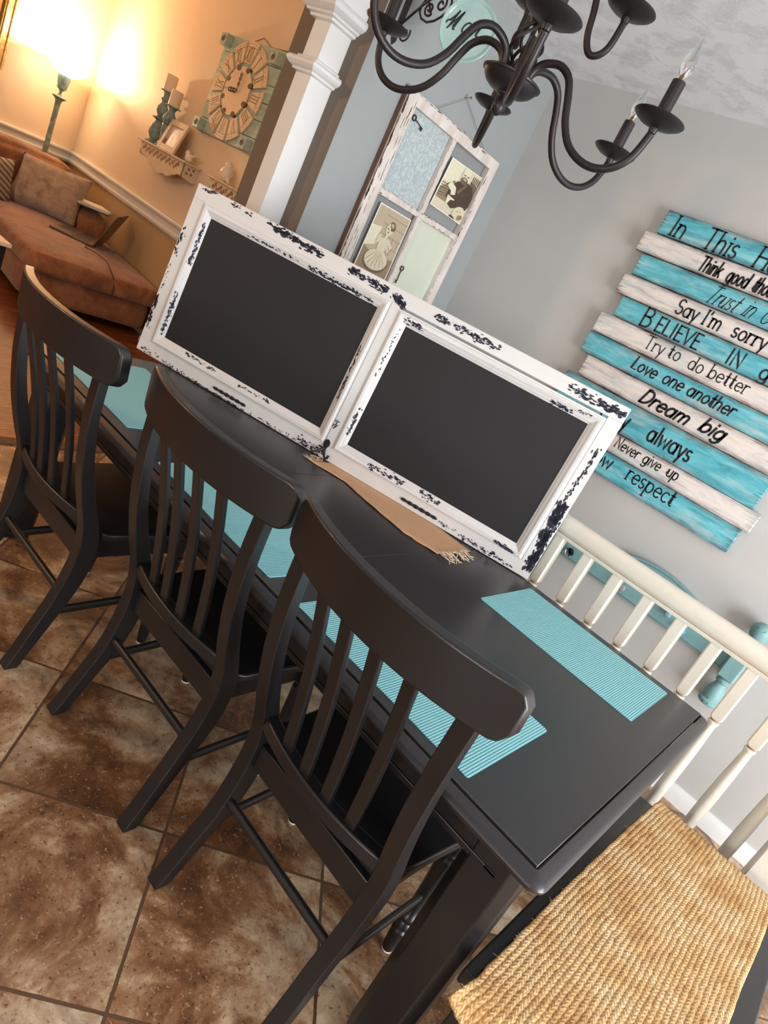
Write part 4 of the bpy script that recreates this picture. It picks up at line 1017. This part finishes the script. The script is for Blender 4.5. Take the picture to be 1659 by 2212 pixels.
def slab(mb, s0, t0, s1, t1, z0, z1, rot=0, skew=0):
    c = ((s0+s1)/2, (t0+t1)/2); hs, ht = (s1-s0)/2, (t1-t0)/2
    P = [(-hs, -ht), (hs, -ht), (hs, ht), (-hs, ht)]
    P = [(c[0]+a*cos(rot)-b*sin(rot), c[1]+a*sin(rot)+b*cos(rot)) for a, b in P]
    mb.prism(P, lambda u, v, w_: LW(u, v, w_), z0, z1); return mb
nb = thing('notebook', 'dark notebook under the white notepad on the sofa arm', 'notebook', tuple(LW(1.53, .21, .69)))
slab(MB(), 1.4, .07, 1.66, .37, .691, .703, .06).build('cover', M['lappy'], nb)
slab(MB(), 1.405, .075, 1.652, .365, .703, .715, .06).build('pages', M['paper'], nb)
npd = thing('notepad', 'white notepad on top of the notebook on the sofa arm', 'notepad', tuple(LW(1.53, .21, .715)))
slab(MB(), 1.41, .06, 1.65, .36, .7155, .728, -.05).build('pages', M['paper'], npd)
mb = MB(); mb.tube([LW(1.42, .36, .729), LW(1.64, .345, .729)], .004, 6); mb.build('binding', M['clocknum'], npd)
tag(MB().tube([LW(1.6, .06, .733), LW(1.64, .02, .733), LW(1.665, -.0+.012, .733)], .004, 8).build('pen', M['gilt']), 'gold pen on the white notepad', 'pen')
# laptop
lp = thing('laptop', 'open gray laptop lying on the brown chaise cushion', 'laptop', tuple(LW(2.0, .42, .47)))
hL, hR, fL, fR = [Vector(x) for x in ((2.36, .40), (1.95, .15), (2.12, .69), (1.71, .42))]
zl = .487
def LP(u, v, z): p = (hL.lerp(hR, u)).lerp(fL.lerp(fR, u), v); return LW(p.x, p.y, z)
MB().box(0, 0, zl, 1, 1, zl+.016, LP).build('base', M['lappy'], lp, bevel=.003)
mb = MB()
for r in range(5):
    for k in range(12): mb.box(.05+k*.075, .12+r*.085, zl+.016, .05+k*.075+.06, .12+r*.085+.06, zl+.018, LP)
mb.build('keyboard', M['key'], lp, smooth=False)
MB().box(.33, .62, zl+.016, .67, .93, zl+.0172, LP).build('touchpad', M['key'], lp, smooth=False)
b_ = radians(22); off_ = Vector((.64, -.77))*sin(b_); 
def LD(u, w_, d): p = hL.lerp(hR, u)+off_*w_*.33+Vector((.64, -.77))*d*cos(b_); return LW(p.x, p.y, zl+.018+w_*.33*cos(b_)-d*sin(b_))
MB().box(0, 0, 0, 1, 1, .009, LD).build('lid', M['lappy'], lp, bevel=.002)
MB().box(.03, .05, -.0012, .97, .96, 0, LD).build('screen', M['key'], lp, smooth=False)
tag(MB().tube([LW(*p) for p in ((2.33, .44, .497), (2.5, .5, .492), (2.62, .44, .495), (2.8, .42, .492), (2.95, .45, .487), (3.06, .44, .44), (3.085, .42, .36), (3.085, .42, .28))], .0045, 6).build('charging_cord', M['cord']), 'dark charging cord running from the laptop over the chaise edge', 'cord')
# torchiere
fl = thing('floor_lamp', 'lit torchiere floor lamp with a distressed teal pole behind the sofa', 'lamp', tuple(PW(.62, .35, 0)))
o_ = PW(.62, .35, 0)
mb = MB(); mb.lathe([(.001, 0), (.14, 0), (.145, .012), (.12, .03), (.05, .05), (.03, .07), (.026, .1), (.001, .1)], o_, n=24); mb.build('base', M['stick'], fl)
MB().lathe([(.03, .09), (.028, .6), (.024, 1.2), (.026, 1.38), (.034, 1.415), (.066, 1.437), (.066, 1.443), (.03, 1.452), (.014, 1.47), (.012, 1.49), (.02, 1.502), (.044, 1.52), (.046, 1.545), (.05, 1.56), (.058, 1.6), (.06, 1.635), (.052, 1.64), (.001, 1.64)], o_, n=24).build('pole', M['stick'], fl)
MB().lathe([(.05, 1.638), (.1, 1.655), (.165, 1.70), (.21, 1.765), (.205, 1.766), (.16, 1.706), (.098, 1.662), (.05, 1.646)], o_, n=36).build('lamp_shade', M['shade'], fl)
bl = MB().lathe([(.001, 1.66), (.02, 1.665), (.03, 1.69), (.034, 1.715), (.026, 1.74), (.001, 1.752)], o_, n=18); bl.build('bulb', M['bulbon'], fl)
point('torchiere_bulb', tuple(o_+Vector((0, 0, 1.79))), 80, WARM, .05)
# table corner at the left edge
ct = thing('side_table', 'cream topped side table cut off at the left edge of the picture', 'table', (-4.75, .55, 0))
MB().box(-5.0, .3, .528, -4.6, .855, .552).build('tabletop', mat('cream_top', srgb(238, 224, 190), .45), ct, bevel=.003)
for x, y in ((-4.96, .34), (-4.64, .34), (-4.96, .815), (-4.64, .815)): MB().box(x-.018, y-.018, 0, x+.018, y+.018, .53).build('leg', M['black'], ct)
gf = thing('gilt_mirror', 'gilded frame at the upper left corner of the picture on the cream wall', 'frame', tuple(PW(1.3, 0, 1.5)))
mb = MB()
for a, b, c, d in ((1.0, 1.42, 1.11, 2.5), (1.75, 1.42, 1.86, 2.5), (1.11, 1.42, 1.75, 1.53), (1.11, 2.39, 1.75, 2.5)): mb.box(a, .003, b, c, .035, d, PW)
for s_ in (1.02, 1.09): mb.tube([PW(s_, .037, 1.42), PW(s_, .037, 2.5)], .009, 8)
mb.build('frame', M['gilt'], gf)
MB().box(1.11, .004, 1.53, 1.75, .012, 2.39, PW).build('glass', mat('mirror_glass', srgb(150, 130, 100), .1, metal=.8), gf, smooth=False)

# ------------------------------------------------------------------ clock on the cream wall
ck = thing('wall_clock', 'square teal plank wall clock with cream Roman numeral segments', 'clock', tuple(LW(3.19, .01, 1.72)))
cx, cz, ra, rb = 3.18, 2.072, .4, .352
def CW(u, v, d): return LW(u, .006+d, v)
mb = MB(); ed_ = [2.425, 2.31, 2.19, 2.06, 1.94, 1.82, 1.717]
for a, b in zip(ed_, ed_[1:]): mb.box(2.725, 0, b+.002, 3.655, .03, a-.002, lambda u, d, v: CW(u, v+(3.19-u)*.03*(1 if v > 2.07 else .2), d))
mb.m = 1; mb.box(2.73, -.004, 1.72, 3.65, .02, 2.42, lambda u, d, v: CW(u, v, d))
mb.build('back_board', [M['clocktone'], M['cedge']], ck, bevel=.002, seg=1)
num = ['XII', 'I', 'II', 'III', 'IIII', 'V', 'VI', 'VII', 'VIII', 'IX', 'X', 'XI']
el = lambda r, a: (cx+ra*r*sin(a), cz+rb*r*cos(a))
for k in range(12):
    a0, a1 = radians(30*k-.0), radians(30*k+30)
    a0 -= radians(15); a1 -= radians(15); a0 += radians(4); a1 += radians(4)
    out = [el(1, lerp(a0+.04, a1-.04, i/8)) for i in range(9)]+[el(.575, lerp(a1-.065, a0+.065, i/6)) for i in range(7)]
    sgm = MB().prism(out, CW, .03, .045).build('numeral_segment', M['clockface'], ck, bevel=.002, seg=1)
    am = (a0+a1)/2; mb = MB(); t_ = num[k]; h_ = .105*(.85 if len(t_) > 3 else 1)
    c_ = el(.755, am); wd = text_width(t_, .05)*.62*h_
    ux = (ra*cos(am), -rb*sin(am)); q = hypot(*ux); ux = (ux[0]/q, ux[1]/q); uy = (sin(am), cos(am))
    letter(mb, t_, lambda a, b: CW(c_[0]+ux[0]*(a-wd/2)*1.15+uy[0]*(b-h_/2)*1.1, c_[1]+ux[1]*(a-wd/2)+uy[1]*(b-h_/2), .0465), h_*.92, .62, .065, True, 0, .05)
    ribbon(mb, [el(.885, lerp(a0+.03, a1-.03, i/8)) for i in range(9)], .0028, lambda a, b: CW(a, b, .0465))
    for i in range(5):
        p = el(.945, lerp(a0+.06, a1-.06, i/4)); mb.poly([CW(p[0]+.0045*cos(2*pi*j/8), p[1]+.004*sin(2*pi*j/8), .0465) for j in range(8)])
    mb.build('numeral', M['clocknum'], sgm, smooth=False)
out = []
for i in range(72):
    a = 2*pi*i/72; r = .475+.02*abs(sin(a*4+.3))**.5*(1 if i % 9 else .6); out.append(el(r*1.02, a))
dl = MB().prism(out, CW, .03, .048).build('dial_center', M['clockface'], ck, bevel=.002, seg=1)
mb = MB()
for i in range(8):
    a = 2*pi*i/8+.42; mb = MB(); mb.prism([(lambda p: (p[0]+.03*cos(2*pi*j/10)*1.1, p[1]+.02*sin(2*pi*j/10)))(el(.475, a)) for j in range(10)], CW, .03, .0488)
    mb.build('dial_scallop', M['cedge'], dl, smooth=False)
mb = MB(); hc = (3.2, 2.072)
mb.tube([CW(hc[0], hc[1], .055), CW(hc[0]-.09, hc[1]-.0, .055), CW(2.965, 2.074, .055)], .0032, 6)
for a in (.035, .075, .11): mb.tube([CW(hc[0]-a+.018*cos(2*pi*j/12), hc[1]+.016*sin(2*pi*j/12), .055) for j in range(12)], .0034, 5, closed=True)
mb.build('minute_hand', M['ink'], ck)
mb = MB(); mb.tube([CW(hc[0], hc[1], .056), CW(3.19, 2.2, .056)], .0028, 6)
for b in (.05, .085, .115): mb.tube([CW(hc[0]-.004+.013*cos(2*pi*j/12), hc[1]+b+.013*sin(2*pi*j/12), .056) for j in range(12)], .0026, 5, closed=True)
mb.build('hour_hand', M['clocknum'], ck)
for u, v in ((2.785, 2.385), (3.6, 2.345), (2.79, 1.765), (3.59, 1.76)):
    bk = MB().box(u-.05, .03, v-.042, u+.05, .085, v+.042, lambda a, d, b: CW(a, b, d)).build('corner_block', M['clocktone'], ck, bevel=.004)
    MB().tube([CW(u+lerp(.004, .024, j/26)*cos(j*.55), v+lerp(.004, .024, j/26)*sin(j*.55), .0865) for j in range(27)], .0026, 5).build('carved_swirl', M['clocknum'], bk)
mb = MB(); mb.tube([CW(3.08, 2.42, .01), CW(3.25, 2.47, .01), CW(3.42, 2.41, .01)], .003, 5); mb.build('hanging_cord', M['shelfd'], ck)
tag(MB().lathe([(.001, 0), (.008, 0), (.008, .004), (.001, .008)], LW(2.6, 0, 2.43), tuple(N1), 10).build('nail', M['paper']), 'bare nail in the cream wall left of the clock', 'nail')

# ------------------------------------------------------------------ carved shelves and what stands on them
def shelf(s0, s1, zt, label):
    sh = thing('wall_shelf', label, 'shelf', tuple(LW((s0+s1)/2, 0, zt-.1)), 0, 'carved shelves under the clock')
    MB().box(s0, .002, zt-.014, s1, .16, zt, LW).build('shelf_top', M['shelfp'], sh, bevel=.003)
    a, b, D = s0+.05, s1-.03, .14
    zb = zt-.115
    scal = [(a, zt-.014), (a+.06, zb+.01), (a+.16, zb), (a+.2, zb-.02)]
    n = 22
    for i in range(n+1):
        u = lerp(a+.22, b-.14, i/n); scal.append((u, zb-.02-.035*sin(pi*i/n)-.016*abs(sin(3*pi*i/n))))
    scal += [(b-.12, zb-.02), (b-.07, zb), (b, zb), (b, zt-.014)]
    MB().prism(scal, lambda u, v, w_: LW(u, w_, v), D-.012, D).build('front_panel', M['shelfp'], sh)
    mb = MB(); L = b-a-.16; n = 26
    for i in range(n):                                              # carved scroll cut-outs
        u = a+.08+L*(i+.5)/n; v = zt-.058+.018*sin(i*2.1); k = 9; ph = i*1.3
        mb.poly([LW(u+.019*cos(2*pi*j/k)*(1+.5*cos(2*2*pi*j/k+ph)), D+.0006, v+.016*sin(2*pi*j/k)*(1+.5*cos(3*2*pi*j/k+ph))) for j in range(k)])
    mb.build('carved_openings', M['shelfd'], sh, smooth=False)
    for u in (a+.03, b):
        mb = MB(); mb.prism([(.002, zt-.014), (D, zt-.014), (D, zb), (.02, zb-.02), (.002, zb)], lambda u_, v, w_, u=u: LW(u-w_, u_, v), 0, .012)
        mb.m = 1
        for t_, v in ((.05, zt-.04), (.09, zt-.045), (.06, zt-.075), (.1, zt-.08)): mb.poly([LW(u+.0006, t_+.012*cos(2*pi*j/7), v+.011*sin(2*pi*j/7)) for j in range(7)])
        mb.build('side_panel', [M['shelfp'], M['shelfd']], sh)
    return sh
ZS = 1.462
shelf(1.975, 2.975, ZS, 'whitewashed carved wall shelf holding candlesticks and a photo frame')
shelf(3.37, 4.37, ZS-.002, 'whitewashed carved wall shelf with a bird, partly hidden by the column')
def candlestick(s, t, h, prof, label, nc):
    c = LW(s, t, ZS)
    st_ = thing('candlestick', label, 'candlestick', tuple(c), 0, 'distressed candlesticks on the carved shelf')
    MB().lathe([(r, z*h) for r, z in prof], c, n=24).build('turned_stem', M['stick'], st_)
    MB().lathe([(.02, h-.012), (.062, h-.008), (.064, h), (.001, h)], c, n=24).build('drip_plate', M['stick'], st_)
    tag(MB().lathe([(.001, h+.001), (.047, h+.001), (.048, h+.01), (.048, h+nc-.006), (.044, h+nc), (.001, h+nc-.008)], c, n=24).build('candle', M['wax']), 'cream pillar candle on the '+('taller' if h > .36 else 'shorter')+' candlestick', 'candle', 'pillar candles on the carved shelf')
tall = [(.001, 0), (.062, 0), (.064, .025), (.05, .045), (.03, .07), (.04, .11), (.056, .18), (.058, .25), (.046, .34), (.03, .41), (.026, .44), (.06, .465), (.062, .48), (.034, .5), (.026, .53), (.042, .58), (.05, .63), (.046, .69), (.028, .76), (.024, .8), (.038, .83), (.038, .85), (.024, .88), (.03, .96), (.04, .99), (.001, 1)]
short = [(.001, 0), (.052, 0), (.054, .03), (.04, .06), (.026, .1), (.03, .25), (.038, .42), (.044, .5), (.03, .54), (.04, .58), (.052, .66), (.054, .72), (.04, .8), (.026, .87), (.028, .92), (.04, .97), (.001, 1)]
candlestick(2.11, .085, .43, tall, 'taller distressed teal candlestick on the left of the carved shelf', .13)
candlestick(2.31, .09, .335, short, 'shorter distressed teal candlestick beside the small photo frame', .125)
pf = thing('photo_frame', 'cream wooden photo frame leaning on the carved shelf', 'photo frame', tuple(LW(2.55, .1, ZS)))
def PF(u, v, d): return LW(2.375+u, .135-.06*v/.25+d, ZS+v)
mb = MB()
for a, b, c, d in ((0, 0, .05, .25), (.29, 0, .34, .25), (.05, 0, .29, .045), (.05, .205, .29, .25)): mb.box(a, b, 0, c, d, .02, PF)
mb.build('frame', M['shelfp'], pf, bevel=.003)
mb = MB(); mb.box(.05, .045, .002, .29, .205, .006, PF); 
for i, (m_, pts) in enumerate(((1, [(.05, .045), (.29, .045), (.29, .1), (.05, .09)]), (2, E_(.17, .115, .075, .06)), (2, E_(.2, .15, .045, .035)), (2, E_(.13, .09, .05, .04)))):
    mb.m = m_; mb.poly([PF(u, v, .0066+.0003*i) for u, v in pts])
mb.build('photograph', [M['sky'], M['sep5'], M['purp']], pf, smooth=False)
def bird(s, label, sc_, tail, face=1, hgt=1):
    c = LW(s, .085, ZS); mb = MB()
    X = E1*face
    def blob(u0, z0, ru, rz, rt, n=14):
        mb.loft([[c+X*(u0-ru*cos(pi*i/n))*sc_+Vector((0, 0, (z0+rz*sin(2*pi*a/16)*sin(pi*i/n))*sc_))+N1*(rt*cos(2*pi*a/16)*sin(pi*i/n)*sc_) for a in range(16)] for i in range(1, n)])
    if tail:
        blob(0, .034, .055, .034, .028); blob(-.042, .066, .024, .024, .02)
        mb.tube([c+X*.03*sc_+Vector((0, 0, .045*sc_)), c+X*.075*sc_+Vector((0, 0, .056*sc_)), c+X*.12*sc_+Vector((0, 0, .074*sc_))], [.02*sc_, .012*sc_, .007*sc_], 10)
        mb.tube([c-X*.06*sc_+Vector((0, 0, .066*sc_)), c-X*.078*sc_+Vector((0, 0, .062*sc_))], [.008*sc_, .001], 8)
    else:
        blob(0, .055, .05, .056, .045); blob(-.008, .108, .028, .03, .026)
        mb.tube([c+X*.02*sc_+Vector((0, 0, .03*sc_)), c+X*.07*sc_+Vector((0, 0, .006*sc_))], [.02*sc_, .006*sc_], 8)
        mb.tube([c-X*.03*sc_+Vector((0, 0, .11*sc_)), c-X*.046*sc_+Vector((0, 0, .106*sc_))], [.008*sc_, .001], 8)
    o = mb.build('bird_figurine', M['ceramic']); tag(o, label, 'figurine')
bird(2.87, 'small white ceramic bird with raised tail beside the photo frame', .95, True)
bird(3.535, 'plump white ceramic bird on the shelf nearest the column', 1.05, False)
dp = thing('pierced_plate', 'white pierced decorative plate leaning behind the plump bird', 'plate', tuple(LW(3.86, .06, ZS)))
mb = MB(); tv = lambda u, v, w_: LW(3.86+u, .05+w_-.03*v, ZS+.005+v)
mb.prism([(.11*cos(2*pi*i/28)*(1+.05*cos(i*2)), .115+.115*sin(2*pi*i/28)*(1+.05*cos(i*2))) for i in range(28)], tv, 0, .012); mb.m = 1
for i in range(14): mb.poly([tv(.085*cos(2*pi*i/14)+.008*cos(2*pi*j/7), .115+.088*sin(2*pi*i/14)+.008*sin(2*pi*j/7), .0126) for j in range(7)])
mb.poly([tv(.052*cos(2*pi*j/20), .115+.055*sin(2*pi*j/20), .0126) for j in range(20)])
mb.build('plate_body', [M['ceramic'], M['dark']], dp, smooth=False)
# ceiling globe of the living room (lights the sofa and the far chair, outside the picture)
GX, GY, GZ = -3.5, -1.5, 2.52
lg = thing('ceiling_light', 'warm glass ceiling globe of the living room', 'lamp', (GX, GY, HL))
MB().lathe([(.001, GZ-.08), (.06, GZ-.07), (.1, GZ-.03), (.105, GZ+.02), (.08, GZ+.06), (.03, GZ+.08)], (GX, GY, 0), n=28).build('globe', M['fixture'], lg)
MB().lathe([(.012, GZ+.08), (.012, HL-.03), (.06, HL-.02), (.06, HL-.001), (.001, HL-.001)], (GX, GY, 0), n=20).build('stem', M['brass'], lg)
point('living_room_ceiling_light', (GX, GY, GZ-.14), 75, WARM, .08)
